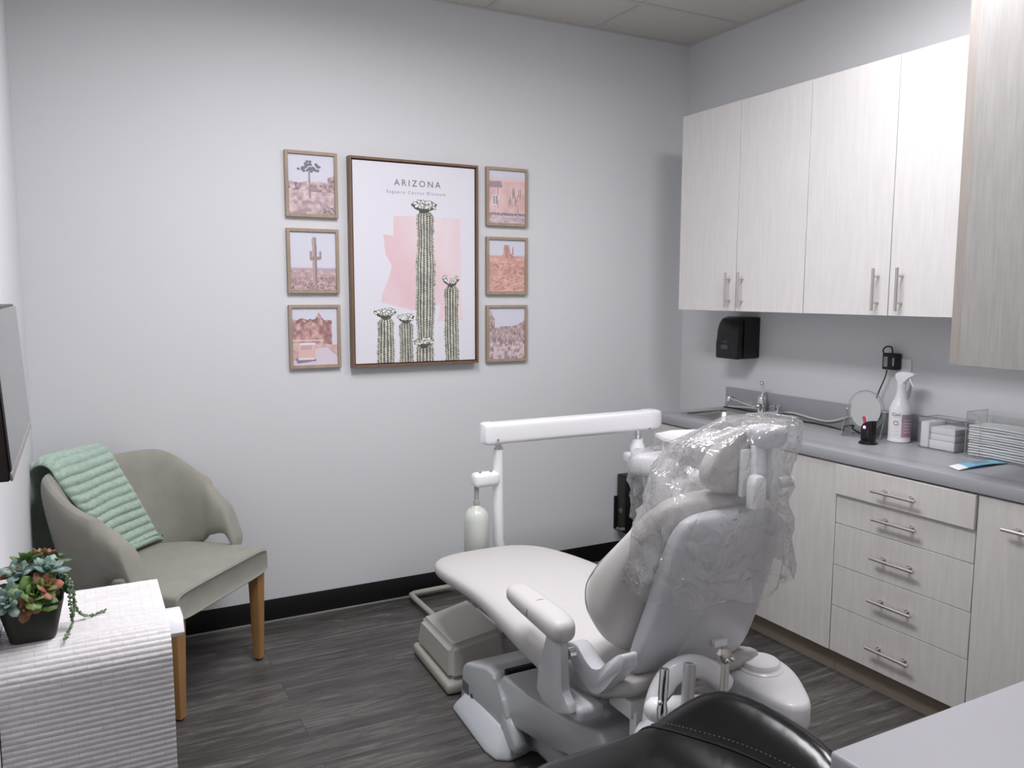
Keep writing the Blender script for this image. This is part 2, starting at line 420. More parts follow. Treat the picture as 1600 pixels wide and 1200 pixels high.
UX, UZ0, UZ1 = -0.33, 1.390, 2.335
def upper_cab(y0, y1, split, label, hands):
    """y0 > y1 ; two doors"""
    t = thing('wall_cabinet', label, 'cabinet', (-0.16, (y0+y1)/2, UZ0), group='wall cabinets over the counter')
    bm = B(); box(bm, UX+0.02, -0.001, y1+0.0005, y0-0.0005, UZ0+0.002, UZ1); obj('body', bm, M_woodU, t)
    for (a, b), hy in zip(((y0, split), (split, y1)), hands):
        bm = B(); box(bm, UX, UX+0.019, b+0.0015, a-0.0015, UZ0, UZ1, 0.0008, 1); d = obj('door', bm, M_woodU, t)
        bar_pull_v(d, UX, hy, 1.408, 1.567)
upper_cab(-0.364, -1.170, -0.768, 'pale wood double-door wall cabinet above the sink, nearest the back wall', (-0.732, -0.814))
upper_cab(-1.170, -1.985, -1.577, 'pale wood double-door wall cabinet above the spray bottle, brightly lit', (-1.530, -1.632))
# deeper tall cabinet at the right edge
t = thing('wall_cabinet', 'deeper and taller pale wood wall cabinet hanging lower, at the right edge', 'cabinet', (-0.25, -2.5, 1.252), group=None)
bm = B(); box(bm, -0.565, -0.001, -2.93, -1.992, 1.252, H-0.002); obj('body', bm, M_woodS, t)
bm = B(); box(bm, -0.585, -0.566, -2.93, -2.035, 1.2495, H-0.003, 0.001, 1); obj('door', bm, wood_laminate('pale_wood_shaded', (0.30, 0.29, 0.273), (0.345, 0.335, 0.318), 0.42), t)  # same laminate darkened in its colour, standing in for weaker light here

CZ, CT, CX = 0.8785, 0.041, -0.495
DXF = -0.486                         # front plane of doors and drawers
Y0 = -0.3875
# counter with a sink cutout
SX0, SX1, SY0, SY1 = -0.385, -0.115, -0.865, -0.485
bm = B()
box(bm, CX, SX0, -3.50, Y0, CZ-CT, CZ, 0.002); box(bm, SX1, -0.001, -3.50, Y0, CZ-CT, CZ)
box(bm, SX0-0.003, SX1+0.003, SY1, Y0, CZ-CT, CZ-0.0001); box(bm, SX0-0.003, SX1+0.003, -3.50, SY0, CZ-CT, CZ-0.0001)
ct = thing('countertop', 'long grey laminate countertop with backsplash and sink', 'countertop', (-0.25, -1.9, CZ-CT))
obj('worktop', bm, M_counter, ct)
bm = B(); box(bm, -0.02, -0.001, -3.50, Y0, CZ, CZ+0.104, 0.0015); obj('backsplash', bm, M_counter, ct)
# base cabinets
def base_body(t, y0, y1):
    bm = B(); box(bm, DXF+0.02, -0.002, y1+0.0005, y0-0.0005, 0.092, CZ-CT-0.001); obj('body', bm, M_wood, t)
    bm = B(); box(bm, -0.449, -0.01, y1+0.0005, y0-0.0005, 0, 0.0915); obj('toe_kick', bm, M_toe, t)
def door_panel(t, y0, y1, z0, z1, name='door', x=DXF):
    bm = B(); box(bm, x, x+0.019, y1+0.0013, y0-0.0013, z0, z1, 0.0008, 1); return obj(name, bm, M_wood, t)
DZ1 = CZ-CT-0.006
t = thing('base_cabinet', 'pale wood double-door sink base cabinet beside the back wall', 'cabinet', (-0.25, -0.95, 0), group='base cabinets under the counter')
SB0, SB1 = Y0-0.002, -1.515
bm = B()
box(bm, DXF+0.02, DXF+0.036, SB1+0.0005, SB0-0.0005, 0.092, CZ-CT-0.001); box(bm, DXF+0.036, -0.002, SB1+0.0005, SB0-0.0005, 0.092, 0.108)
for y in (SB0-0.009, SB1+0.009): box(bm, DXF+0.036, -0.002, y-0.008, y+0.008, 0.108, CZ-CT-0.001)
obj('body', bm, M_wood, t)
bm = B(); box(bm, -0.449, -0.01, SB1+0.0005, SB0-0.0005, 0, 0.0915); obj('toe_kick', bm, M_toe, t)
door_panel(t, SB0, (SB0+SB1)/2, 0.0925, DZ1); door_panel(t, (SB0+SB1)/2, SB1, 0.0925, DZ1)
t = thing('base_cabinet', 'pale wood base cabinet with a stack of five drawers', 'cabinet', (-0.25, -1.79, 0), group='base cabinets under the counter')
base_body(t, -1.515, -2.067)
zl = [0.0925, 0.276, 0.4375, 0.601, 0.7155, DZ1]
hz = [0.181, 0.3595, 0.519, 0.663, 0.769]
for k in range(5):
    dx = -0.012 if k == 4 else 0
    bm = B(); box(bm, DXF+dx, DXF+0.019, -2.067+0.0015, -1.515-0.0015, zl[k]+0.001, zl[k+1]-0.001, 0.0008, 1)
    d = obj('drawer', bm, M_wood, t)
    bar_pull_h(d, DXF+dx, -1.875, -1.70, hz[k])
t = thing('base_cabinet', 'pale wood base cabinet right of the drawers, partly behind the near counter', 'cabinet', (-0.25, -2.5, 0), group='base cabinets under the counter')
base_body(t, -2.067, -2.925)
d = door_panel(t, -2.067, -2.5, 0.0925, DZ1); bar_pull_h(d, DXF, -2.34, -2.165, 0.748)
d = door_panel(t, -2.5, -2.925, 0.0925, DZ1)
# near counter, bottom right corner
t = thing('counter', 'pale grey laminate counter in the near right corner', 'counter', (-1.4, -3.22, 0))
bm = B(); box(bm, -2.171, -0.497, -3.515, -2.937, CZ-CT, CZ, 0.006, 3); obj('worktop', bm, M_counter2, t)
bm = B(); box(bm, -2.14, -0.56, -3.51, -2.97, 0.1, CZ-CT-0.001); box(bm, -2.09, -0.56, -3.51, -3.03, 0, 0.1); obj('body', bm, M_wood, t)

# ------------------------------------------------------------------ sink, faucet, soap pump
t = thing('sink', 'rectangular stainless steel sink set in the grey countertop', 'sink', (-0.25, -0.675, CZ-0.15))
bm = B()
def rrect(x0, x1, y0, y1, z, r, n=6):
    out = []
    for cx, cy, a0 in ((x1-r, y1-r, 0), (x0+r, y1-r, 90), (x0+r, y0+r, 180), (x1-r, y0+r, 270)):
        for k in range(n+1):
            a = math.radians(a0+90*k/n); out.append(bm.verts.new((cx+r*math.cos(a), cy+r*math.sin(a), z)))
    return out
rings = [rrect(SX0-0.018, SX1+0.018, SY0-0.018, SY1+0.018, CZ+0.0005, 0.03), rrect(SX0-0.014, SX1+0.014, SY0-0.014, SY1+0.014, CZ+0.004, 0.03),
         rrect(SX0+0.004, SX1-0.004, SY0+0.004, SY1-0.004, CZ+0.003, 0.03), rrect(SX0+0.01, SX1-0.01, SY0+0.01, SY1-0.01, CZ-0.01, 0.035),
         rrect(SX0+0.02, SX1-0.02, SY0+0.02, SY1-0.02, CZ-0.12, 0.05), rrect(SX0+0.05, SX1-0.05, SY0+0.05, SY1-0.05, CZ-0.14, 0.05)]
skin(bm, rings, False); bm.faces.new(rings[-1][::-1]); obj('basin', bm, M_sink, t, smooth=60)
bm = B(); lathe(bm, [(0.032, 0), (0.032, 0.002), (0.02, 0.003), (0.0, 0.002)], (-0.25, -0.675, CZ-0.1398), 20); obj('drain', bm, M_chrome, t)
FX, FY = -0.062, -0.690
t = thing('faucet', 'chrome single-lever faucet behind the sink', 'faucet', (FX, FY, CZ))
bm = B(); lathe(bm, [(0.028, 0.0005), (0.028, 0.008), (0.021, 0.012), (0.019, 0.03), (0.022, 0.045), (0.024, 0.06), (0.022, 0.082), (0.015, 0.092), (0.0, 0.095)], (FX, FY, CZ)); obj('body', bm, M_chrome, t)
bm = B(); tube(bm, [(FX-0.01, FY, CZ+0.035), (FX-0.05, FY+0.02, CZ+0.05), (FX-0.12, FY+0.055, CZ+0.078), (FX-0.148, FY+0.07, CZ+0.084)], 0.009, 12, 5)
lathe(bm, [(0.011, -0.022), (0.013, -0.018), (0.013, 0.004), (0.008, 0.01), (0, 0.011)], (FX-0.148, FY+0.07, CZ+0.082)); obj('spout', bm, M_chrome, t)
bm = B(); tube(bm, [(FX, FY, CZ+0.09), (FX+0.004, FY-0.004, CZ+0.115), (FX-0.002, FY, CZ+0.150)], 0.005, 10, 4, rs=lambda s: 0.009-0.004*s); ball(bm, (FX-0.003, FY, CZ+0.156), 0.011); obj('lever', bm, M_chrome, t)
bm = B(); P_ = (-0.075, -0.805, CZ); lathe(bm, [(0.024, 0.0005), (0.024, 0.006), (0.017, 0.009), (0.016, 0.035), (0.02, 0.04), (0.02, 0.06), (0.012, 0.066), (0, 0.067)], P_)
t = tag(obj('soap_pump', bm, M_chrome), 'short chrome soap pump beside the faucet', 'soap dispenser')
bm = B(); tube(bm, [(P_[0], P_[1], CZ+0.054), (P_[0]-0.035, P_[1]+0.012, CZ+0.056)], 0.006, 10); obj('nozzle', bm, M_chrome, t)

# paper towel dispenser on the wall
t = thing('towel_dispenser', 'black wall-mounted paper towel dispenser under the wall cabinets', 'dispenser', (-0.06, -0.49, 1.145))
pts = [(0, 1.355), (-0.075, 1.355), (-0.105, 1.345), (-0.125, 1.32), (-0.135, 1.285), (-0.138, 1.22), (-0.142, 1.145), (0, 1.145)]
bm = B(); prism(bm, [(a, z) for a, z in pts], 'y', -0.588, -0.435, 0.008, 3)
for v in bm.verts: v.co.x = min(v.co.x, -0.0015)
obj('cover', bm, M_blackp, t)
bm = B(); box(bm, -0.10, -0.0012, -0.600, -0.5885, 1.15, 1.352, 0.004); obj('side_panel', bm, M_blackm, t)
bm = B(); lathe(bm, [(0.001, 0), (0.022, 0.0005), (0.022, 0.002), (0, 0.003)], (-0.1395, -0.50, 1.203), 24, (-1, 0, 0))
for v in bm.verts: v.co.z = 1.203+(v.co.z-1.203)*0.55; v.co.y = -0.50+(v.co.y+0.50)*1.3
obj('window', bm, mat('smoked_window', (0.06, 0.065, 0.065), 0.3), t)
bm = B(); box(bm, -0.1398, -0.1370, -0.513, -0.487, 1.226, 1.231, 0.001); obj('badge', bm, mat('grey_badge', (0.10, 0.10, 0.10), 0.4), t)

# ------------------------------------------------------------------ things on the counter
# cables
bm = B(); zc = CZ+0.006
tube(bm, [(-0.03, -0.42, zc), (-0.030, -0.50, zc+0.006), (-0.026, -0.60, zc+0.012), (-0.026, -0.72, zc+0.006), (-0.026, -0.85, zc+0.022), (-0.026, -0.98, zc+0.012), (-0.027, -1.08, zc+0.014),
          (-0.026, -1.20, zc+0.055), (-0.026, -1.30, zc+0.085), (-0.022, -1.38, zc+0.095), (-0.02, -1.43, zc+0.15), (-0.012, -1.45, zc+0.20), (-0.010, -1.45, 1.125)], 0.005, 8, 6)
tag(obj('loose_cable', bm, M_cablew), 'white cord running along the grey backsplash up to the outlet', 'cord')
bm = B(); z2 = CZ+0.004
tube(bm, [(-0.05, -0.41, z2), (-0.045, -0.47, z2), (-0.048, -0.56, z2), (-0.042, -0.63, z2), (-0.028, -0.68, z2), (-0.030, -0.78, z2), (-0.055, -0.86, z2), (-0.07, -0.93, z2), (-0.06, -1.02, z2), (-0.075, -1.12, z2), (-0.09, -1.20, z2),
          (-0.12, -1.23, z2+0.02), (-0.10, -1.27, z2+0.03), (-0.08, -1.24, z2+0.012), (-0.10, -1.30, z2), (-0.12, -1.36, z2), (-0.15, -1.40, z2), (-0.19, -1.425, z2+0.004)], 0.0032, 8, 6)
tag(obj('loose_cable', bm, M_blackm), 'black cord snaking on the counter behind the sink', 'cord')
bm = B()
tube(bm, [(-0.03, -1.345, 1.215), (-0.03, -1.335, 1.235), (-0.03, -1.35, 1.252), (-0.03, -1.375, 1.25), (-0.03, -1.38, 1.225)], 0.003, 8, 5)
tube(bm, [(-0.025, -1.355, 1.155), (-0.03, -1.35, 1.12), (-0.03, -1.325, 1.06), (-0.032, -1.315, 1.01), (-0.035, -1.345, 0.965), (-0.035, -1.325, 0.93), (-0.05, -1.33, 0.90), (-0.09, -1.37, z2+0.001), (-0.14, -1.40, z2+0.011), (-0.19, -1.435, z2+0.014)], 0.0026, 8, 6)
tag(obj('charger_cord', bm, M_blackm), 'thin black cord hanging from the wall adapter to the charging dock', 'cord')
# outlet + adapter
t = thing('wall_outlet', 'white wall outlet plate partly behind the black adapter', 'outlet', (0, -1.41, 1.13))
bm = B(); box(bm, -0.006, -0.0005, -1.452, -1.392, 1.105, 1.205, 0.003); obj('plate', bm, M_paper, t)
t = thing('power_adapter', 'black power adapter with pale labels plugged into the wall', 'adapter', (-0.02, -1.37, 1.155))
bm = B(); box(bm, -0.046, -0.0075, -1.408, -1.345, 1.158, 1.226, 0.004, 3); obj('body', bm, M_blackm, t)
M_lab = mat('label_grey', (0.33, 0.33, 0.36), 0.6)
bm = B(); box(bm, -0.0468, -0.0458, -1.371, -1.353, 1.170, 1.212); obj('rating_label', bm, M_lab, t)
bm = B(); box(bm, -0.0468, -0.0458, -1.402, -1.394, 1.176, 1.208); obj('rating_label', bm, M_lab, t)

# round acrylic mirror on a stand
MC = Vector((-0.13, -1.345, 0.988)); dirv = Vector((-1.0, -0.30, 0.18)).normalized()
t = thing('tabletop_mirror', 'round clear acrylic tabletop mirror on a clear stand, left of the spray bottle', 'mirror', (-0.13, -1.345, CZ))
bm = B(); lathe(bm, [(0.071, -0.003), (0.074, 0), (0.071, 0.003)], MC, 40, dirv)
uu, vv = frame_at(dirv)
for v in bm.verts: v.co = MC+(v.co-MC)*1.0
for v in bm.verts: v.co.z = MC.z+(v.co.z-MC.z)*1.12
rimobj = obj('mirror_rim', bm, M_acry, t)
bm = B(); lathe(bm, [(0.062, 0.0035), (0.062, 0.0045)], MC, 40, dirv)
for v in bm.verts: v.co.z = MC.z+(v.co.z-MC.z)*1.12
obj('mirror_glass', bm, mat('mirror_silver', (0.55, 0.56, 0.55), 0.2, metal=0.75), t)
bm = B(); pr = [MC+(Vector((0, 0, 1.12))*math.sin(a)+Vector((-0.29, 0.957, 0))*math.cos(a))*0.0745 for a in np.linspace(0, 2*PI, 49)[:-1]]
n_ = len(pr); tube(bm, pr+[pr[0]], 0.0022, 6, caps=False); obj('rim_edge', bm, M_acrye, t)
sd = Vector((-0.29, 0.957, 0)).normalized()
for s in (-1, 1):
    bm = B(); a = MC+sd*0.080*s; c = Vector((a.x, a.y, 0))
    f_ = Vector((dirv.x, dirv.y, 0)).normalized()
    prs = [Vector((a.x, a.y, a.z+0.005)), Vector((a.x, a.y, 0))+f_*0.05+Vector((0, 0, CZ+0.003)), Vector((a.x, a.y, 0))-f_*0.045+Vector((0, 0, CZ+0.003))]
    th = sd*0.0018
    v0 = [bm.verts.new(p-th) for p in prs]; v1 = [bm.verts.new(p+th) for p in prs]
    bm.faces.new(v0); bm.faces.new(v1[::-1])
    for i in range(3): bm.faces.new((v0[i], v1[i], v1[(i+1) % 3], v0[(i+1) % 3]))
    obj('stand_side', bm, M_acry, t)
for s in (-1, 1):
    bm = B(); a = MC+sd*0.080*s
    cyl(bm, (a.x, a.y, a.z-0.002), (Vector((a.x, a.y, CZ+0.003))+f_*0.05)[:], 0.0014, 6); cyl(bm, a[:], (Vector((a.x, a.y, CZ+0.003))-f_*0.045)[:], 0.0014, 6)
    obj('stand_edge', bm, M_acrye, t)
bm = B()
q = [Vector((MC.x, MC.y, 0))+sd*x*0.082+f_*y for x, y in ((-1, -0.045), (1, -0.045), (1, 0.058), (-1, 0.058))]
prism(bm, [(p.x, p.y) for p in q], 'z', CZ+0.0005, CZ+0.005); obj('stand_base', bm, M_acry, t)
for s in (-1, 1):
    bm = B(); a = MC+sd*0.078*s; ball(bm, a, 0.005); obj('pivot_knob', bm, M_chrome, t)

# black charging dock with pink lamp and red-tipped pen
DC = (-0.255, -1.462)
t = thing('charging_dock', 'small black device dock with a pink light and a red stick', 'charging dock', (DC[0], DC[1], CZ))
bm = B(); lathe(bm, [(0.036, 0.0005), (0.037, 0.004), (0.029, 0.011), (0.022, 0.016), (0, 0.016)], (DC[0], DC[1], CZ), 28); obj('foot', bm, M_blackp, t)
bm = B()
pp = [(-0.019, 0.012), (-0.021, 0.05), (-0.018, 0.072), (-0.006, 0.083), (0.020, 0.085), (0.020, 0.012)]
prism(bm, [(DC[1]+0.026, CZ+0.012), (DC[1]+0.026, CZ+0.066), (DC[1]+0.018, CZ+0.080), (DC[1]-0.006, CZ+0.092), (DC[1]-0.026, CZ+0.095), (DC[1]-0.026, CZ+0.012)], 'x', DC[0]-0.016, DC[0]+0.014, 0.004, 2); obj('housing', bm, M_blackp, t)
bm = B(); box(bm, DC[0]-0.0175, DC[0]-0.0155, DC[1]-0.015, DC[1]-0.002, CZ+0.030, CZ+0.056, 0.001, 1); obj('slot', bm, M_grout, t)
bm = B(); ball(bm, (DC[0]-0.016, DC[1]+0.008, CZ+0.066), 0.006); obj('indicator_lamp', bm, mat('pink_lamp', (0.9, 0.2, 0.6), 0.3, emis=(1.0, 0.25, 0.75), es=3.0), t)
bm = B(); tube(bm, [(DC[0]-0.004, DC[1]+0.014, CZ+0.078), (DC[0]+0.0, DC[1]+0.027, CZ+0.105)], 0.0055, 10); obj('tip', bm, mat('red_tip', (0.45, 0.03, 0.07), 0.4), t)

# spray bottle
SB = (-0.105, -1.487)
t = thing('spray_bottle', 'white trigger spray bottle with a pink and grey label', 'spray bottle', (SB[0], SB[1], CZ))
bm = B(); lathe(bm, [(0.040, 0.0005), (0.043, 0.004), (0.043, 0.012), (0.0415, 0.015), (0.0415, 0.125), (0.041, 0.135), (0.034, 0.155), (0.022, 0.180), (0.0165, 0.205), (0.0155, 0.222), (0.0155, 0.226)], (SB[0], SB[1], CZ), 32); obj('bottle', bm, M_white, t)
bm = B(); lathe(bm, [(0.0175, 0.218), (0.0175, 0.236), (0.014, 0.24), (0.0, 0.24)], (SB[0], SB[1], CZ), 24); obj('cap', bm, M_white, t)
bm = B()
# head: profile in the (along -y, z) plane
hp = [(0.026, 0.264), (0.022, 0.276), (0.002, 0.284), (-0.032, 0.285), (-0.058, 0.280), (-0.060, 0.272), (-0.036, 0.262), (-0.020, 0.252), (-0.014, 0.236), (0.013, 0.236)]
prism(bm, [(SB[1]+a, CZ+z) for a, z in hp], 'x', SB[0]-0.012, SB[0]+0.012, 0.004, 2); obj('spray_head', bm, M_white, t)
bm = B(); tube(bm, [(SB[0], SB[1]-0.036, CZ+0.266), (SB[0], SB[1]-0.040, CZ+0.248), (SB[0], SB[1]-0.052, CZ+0.228)], 0.005, 8, 4, rs=lambda s: 0.0065-0.003*s); obj('trigger', bm, M_white, t)
def label_patch(bm, a0, a1, z0, z1, r, mi=0, n=10):
    vs0 = []; vs1 = []
    for k in range(n+1):
        a = math.radians(a0+(a1-a0)*k/n)
        vs0.append(bm.verts.new((SB[0]+r*math.cos(a), SB[1]+r*math.sin(a), CZ+z0))); vs1.append(bm.verts.new((SB[0]+r*math.cos(a), SB[1]+r*math.sin(a), CZ+z1)))
    for k in range(n):
        f = bm.faces.new((vs0[k], vs0[k+1], vs1[k+1], vs1[k])); f.material_index = mi
bm = B()   # front faces the camera at about 222 degrees
label_patch(bm, 150, 300, 0.018, 0.122, 0.0418, 0, 24)
label_patch(bm, 226, 292, 0.024, 0.115, 0.0421, 1)
label_patch(bm, 226, 292, 0.085, 0.112, 0.0422, 2); label_patch(bm, 228, 290, 0.026, 0.036, 0.0422, 3)
for k in range(5): label_patch(bm, 240, 285, 0.091-0.012*k, 0.093-0.012*k, 0.0424, 0)
for k in range(6): label_patch(bm, 183, 215, 0.102-0.014*k, 0.1028-0.014*k, 0.0424, 2)
obj('label', bm, [M_paper, mat('label_pink', (0.48, 0.33, 0.38), 0.6), mat('label_mauve', (0.36, 0.30, 0.36), 0.6), mat('label_rose', (0.60, 0.25, 0.32), 0.6)], t)
bm = B()
aa = math.radians(197); nrm = Vector((math.cos(aa), math.sin(aa), 0)); rg = Vector((-math.sin(aa), math.cos(aa), 0))*1
add_text(bm, 'Cavi', 0.018, (SB[0]+nrm.x*0.0424, SB[1]+nrm.y*0.0424, CZ+0.114), (math.sin(aa)*-1, math.cos(aa), 0), (0, 0, 1))
obj('lettering', bm, M_ink, t)
bm = B(); tube(bm, [Vector((SB[0], SB[1], CZ+0.08))+nrm*0.0428+rg*0.008*math.cos(a)+Vector((0, 0, 0.008*math.sin(a))) for a in np.linspace(0, 2*PI, 17)], 0.0009, 5)
obj('label_emblem', bm, mat('label_red', (0.5, 0.04, 0.07), 0.5), t)

# clear box of gauze
GX0, GX1, GY0, GY1 = -0.145, -0.03, -1.752, -1.600
t = thing('gauze_container', 'open clear plastic bin holding stacked white gauze squares', 'container', ((GX0+GX1)/2, (GY0+GY1)/2, CZ))
bm = B(); zt = CZ+0.118
def walls(bm, x0, x1, y0, y1, z0, z1, th, fl=0.01):
    outer0 = [(x0, y0), (x1, y0), (x1, y1), (x0, y1)]
    box(bm, x0, x1, y0, y1, z0, z0+th); 
    box(bm, x0-fl*0, x0+th, y0, y1, z0+th, z1); box(bm, x1-th, x1, y0, y1, z0+th, z1)
    box(bm, x0+th, x1-th, y0, y0+th, z0+th, z1); box(bm, x0+th, x1-th, y1-th, y1, z0+th, z1)
walls(bm, GX0, GX1, GY0, GY1, CZ+0.0005, zt, 0.002); obj('bin_wall', bm, M_acry, t)
bm = B(); c8 = [(GX0, GY0), (GX1, GY0), (GX1, GY1), (GX0, GY1), (GX0, GY0)]
tube(bm, [(x, y, zt) for x, y in c8], 0.0016, 6); obj('bin_rim', bm, M_acrye, t)
bm = B(); tube(bm, [(x, y, CZ+0.002) for x, y in c8], 0.0014, 6); obj('bin_base_edge', bm, M_acrye, t)
st = None
random.seed(3)
for k, (y0, y1, z0, z1) in enumerate([(GY0+0.006, GY0+0.108, 0.003, 0.038), (GY0+0.004, GY0+0.104, 0.0385, 0.062), (GY0+0.005, GY0+0.104, 0.0625, 0.088)]):
    bm = B(); box(bm, GX0+0.005, GX1-0.008, y0, y1, CZ+z0, CZ+z1, 0.004, 3)
    tag(obj('gauze_stack', bm, M_gauze), ['bottom', 'middle', 'top'][k]+' bundle of white gauze lying in the clear bin', 'gauze', 'gauze bundles in the clear bin')
bm = B(); box(bm, GX0+0.005, GX1-0.008, GY1-0.040, GY1-0.005, CZ+0.003, CZ+0.104, 0.005, 3)
tag(obj('gauze_stack', bm, M_gauze), 'upright bundle of white gauze at the left end of the clear bin', 'gauze', 'gauze bundles in the clear bin')

# clear acrylic holder with folded paper towels
HX0, HX1, HY0, HY1 = -0.15, -0.025, -2.26, -1.795
t = thing('paper_towel_holder', 'tall clear acrylic holder for folded towels at the right end of the counter', 'holder', ((HX0+HX1)/2, (HY0+HY1)/2, CZ))
bm = B(); walls(bm, HX0, HX1, HY0, HY1, CZ+0.0005, CZ+0.165, 0.003); obj('holder_wall', bm, M_acry, t)
bm = B()
cyl(bm, (HX0, HY1, CZ), (HX0, HY1, CZ+0.165), 0.0015, 6); cyl(bm, (HX1, HY1, CZ), (HX1, HY1, CZ+0.165), 0.0012, 6)
cyl(bm, (HX0, HY1, CZ+0.003), (HX0, HY0, CZ+0.003), 0.0022, 6); cyl(bm, (HX0, HY1, CZ+0.165), (HX1, HY1, CZ+0.165), 0.0013, 6)
tube(bm, [(HX0-0.001, HY1-0.015, CZ+0.157), (HX0-0.001, HY1-0.04, CZ+0.155), (HX0-0.001, HY1-0.052, CZ+0.14), (HX0-0.001, HY1-0.054, CZ+0.1), (HX0-0.001, HY1-0.054, CZ+0.004)], 0.0009, 6, 4)
obj('holder_edge', bm, M_acrye, t)
random.seed(5)
zz = CZ+0.005
NT = 12
for k in range(NT):
    h_ = random.uniform(0.007, 0.0095); bm = B(); x0 = HX0+0.006+random.uniform(0, 0.006)
    ny = 30; rows = []
    ph = random.uniform(0, 6); am = random.uniform(0.0003, 0.0010)
    for i in range(ny+1):
        y = HY1-0.006-random.uniform(0, 0.001)-(HY1-HY0-0.014)*i/ny
        dz = am*math.sin(i*0.45+ph)+0.0016*math.sin(i*0.19+1.0)*min(1, k/5)
        rows.append([bm.verts.new((x, y, zz+dz+z)) for x, z in ((x0, 0.001), (x0-0.0015, h_*0.5), (x0, h_-0.001), (HX1-0.006, h_-0.001), (HX1-0.006, 0.001))])
    skin(bm, rows)
    nm = ['topmost', 'second from the top', 'third from the top', 'fourth from the top', 'fifth from the top', 'sixth from the top', 'seventh from the top',
          'eighth from the top', 'fourth from the bottom', 'third from the bottom', 'second from the bottom', 'lowest'][NT-1-k]
    tag(obj('paper_towel', bm, M_paper, smooth=60), 'folded white paper towel in the clear holder, '+nm, 'paper towel', 'folded towels in the acrylic holder')
    zz += h_+0.0012
# sterile packet
t = thing('sterile_packet', 'blue and white sterile instrument packet lying on the counter', 'packet', (-0.27, -1.92, CZ))
A, Bp, Cp, Dp = Vector((-0.383, -1.890, 0)), Vector((-0.413, -1.948, 0)), Vector((-0.150, -1.955, 0)), Vector((-0.135, -1.900, 0))
bm = B(); grid = []
for i in range(17):
    s = i/16; row = []
    for j in range(6):
        r_ = j/5; p = (A.lerp(Dp, s)).lerp(Bp.lerp(Cp, s), r_); z = CZ+0.002+0.010*math.sin(PI*s)*(0.6+0.4*math.sin(PI*r_))
        row.append(bm.verts.new((p.x, p.y, z)))
    grid.append(row)
for i in range(16):
    for j in range(5):
        f = bm.faces.new((grid[i][j], grid[i+1][j], grid[i+1][j+1], grid[i][j+1])); f.material_index = 1 if i < 3 else (2 if (i in (6, 7, 8, 9, 10) and 1 <= j <= 3) else 0)
obj('wrapper', bm, [mat('packet_blue', (0.22, 0.50, 0.68), 0.35), M_paper, mat('packet_slate', (0.16, 0.27, 0.36), 0.3)], t, mods=[('SOLIDIFY', dict(thickness=0.0015, offset=1))])

# ------------------------------------------------------------------ pictures
def fbm(x, y, seed=0, oct=5):
    rng = np.random.RandomState(seed); out = np.zeros_like(x); amp = 0.5
    for o in range(oct):
        n = 2**o
        T = rng.rand(64, 64); X = x*n*4+rng.rand()*9; Y = y*n*4+rng.rand()*9
        xi = np.floor(X).astype(int); yi = np.floor(Y).astype(int); fx = X-xi; fy = Y-yi
        fx = fx*fx*(3-2*fx); fy = fy*fy*(3-2*fy)
        a = T[xi % 64, yi % 64]; b = T[(xi+1) % 64, yi % 64]; c = T[xi % 64, (yi+1) % 64]; d = T[(xi+1) % 64, (yi+1) % 64]
        out += amp*((a*(1-fx)+b*fx)*(1-fy)+(c*(1-fx)+d*fx)*fy); amp *= 0.5
    return out
def cc(r, g, b): return np.array([r, g, b])/255.0
def blend(img, mask, col):
    mask = np.clip(mask, 0, 1)[..., None]; return img*(1-mask)+np.asarray(col)*mask
def sm(x, w=0.01): return np.clip(x/w*0.5+0.5, 0, 1)
def inpoly(u, v, pts):
    inside = np.zeros(u.shape, bool); n = len(pts); j = n-1
    for i in range(n):
        xi, yi = pts[i]; xj, yj = pts[j]
        c = ((yi > v) != (yj > v)) & (u < (xj-xi)*(v-yi)/((yj-yi) or 1e-9)+xi); inside ^= c; j = i
    return inside.astype(float)
def print_mesh(name, paint, x0, x1, z0, z1, y, nx, nz, parent, mat_):
    u = (np.arange(nx)+0.5)/nx; v = (np.arange(nz)+0.5)/nz; V, U = np.meshgrid(v, u, indexing='ij')
    img = np.clip(paint(U, V), 0, 1)
    off = rootloc(parent)
    gx = np.linspace(x0, x1, nx+1)-off.x; gz = np.linspace(z1, z0, nz+1)-off.z
    GZ, GX = np.meshgrid(gz, gx, indexing='ij')
    co = np.stack([GX, np.full_like(GX, y-off.y), GZ], -1).reshape(-1, 3)
    idx = np.arange((nx+1)*(nz+1)).reshape(nz+1, nx+1)
    f = np.stack([idx[1:, :-1], idx[1:, 1:], idx[:-1, 1:], idx[:-1, :-1]], -1).reshape(-1, 4)
    me = bpy.data.meshes.new(name); me.from_pydata(co.tolist(), [], f.tolist())
    lin = np.where(img <= 0.04045, img/12.92, ((img+0.055)/1.055)**2.4).reshape(-1, 3)
    at = me.color_attributes.new('print', 'FLOAT_COLOR', 'CORNER')
    c4 = np.ones((lin.shape[0], 4), np.float32); c4[:, :3] = lin
    at.data.foreach_set('color', np.repeat(c4, 4, axis=0).ravel())
    me.materials.append(mat_); me.update()
    o = bpy.data.objects.new(name, me); COL.objects.link(o); o.parent = parent
    return o
M_print = bpy.data.materials.new('print_surface'); M_print.use_nodes = True
_nt = M_print.node_tree; _a = _nt.nodes.new('ShaderNodeAttribute'); _a.attribute_name = 'print'
_nt.links.new(_a.outputs['Color'], _nt.nodes['Principled BSDF'].inputs['Base Color']); _nt.nodes['Principled BSDF'].inputs['Roughness'].default_value = 0.6

def frame_bars(bm, x0, x1, z0, z1, fw, y0, y1, bev=0.001):
    box(bm, x0, x0+fw, y0, y1, z0, z1, bev, 1); box(bm, x1-fw, x1, y0, y1, z0, z1, bev, 1)
    box(bm, x0+fw, x1-fw, y0, y1, z1-fw, z1, bev, 1); box(bm, x0+fw, x1-fw, y0, y1, z0, z0+fw, bev, 1)

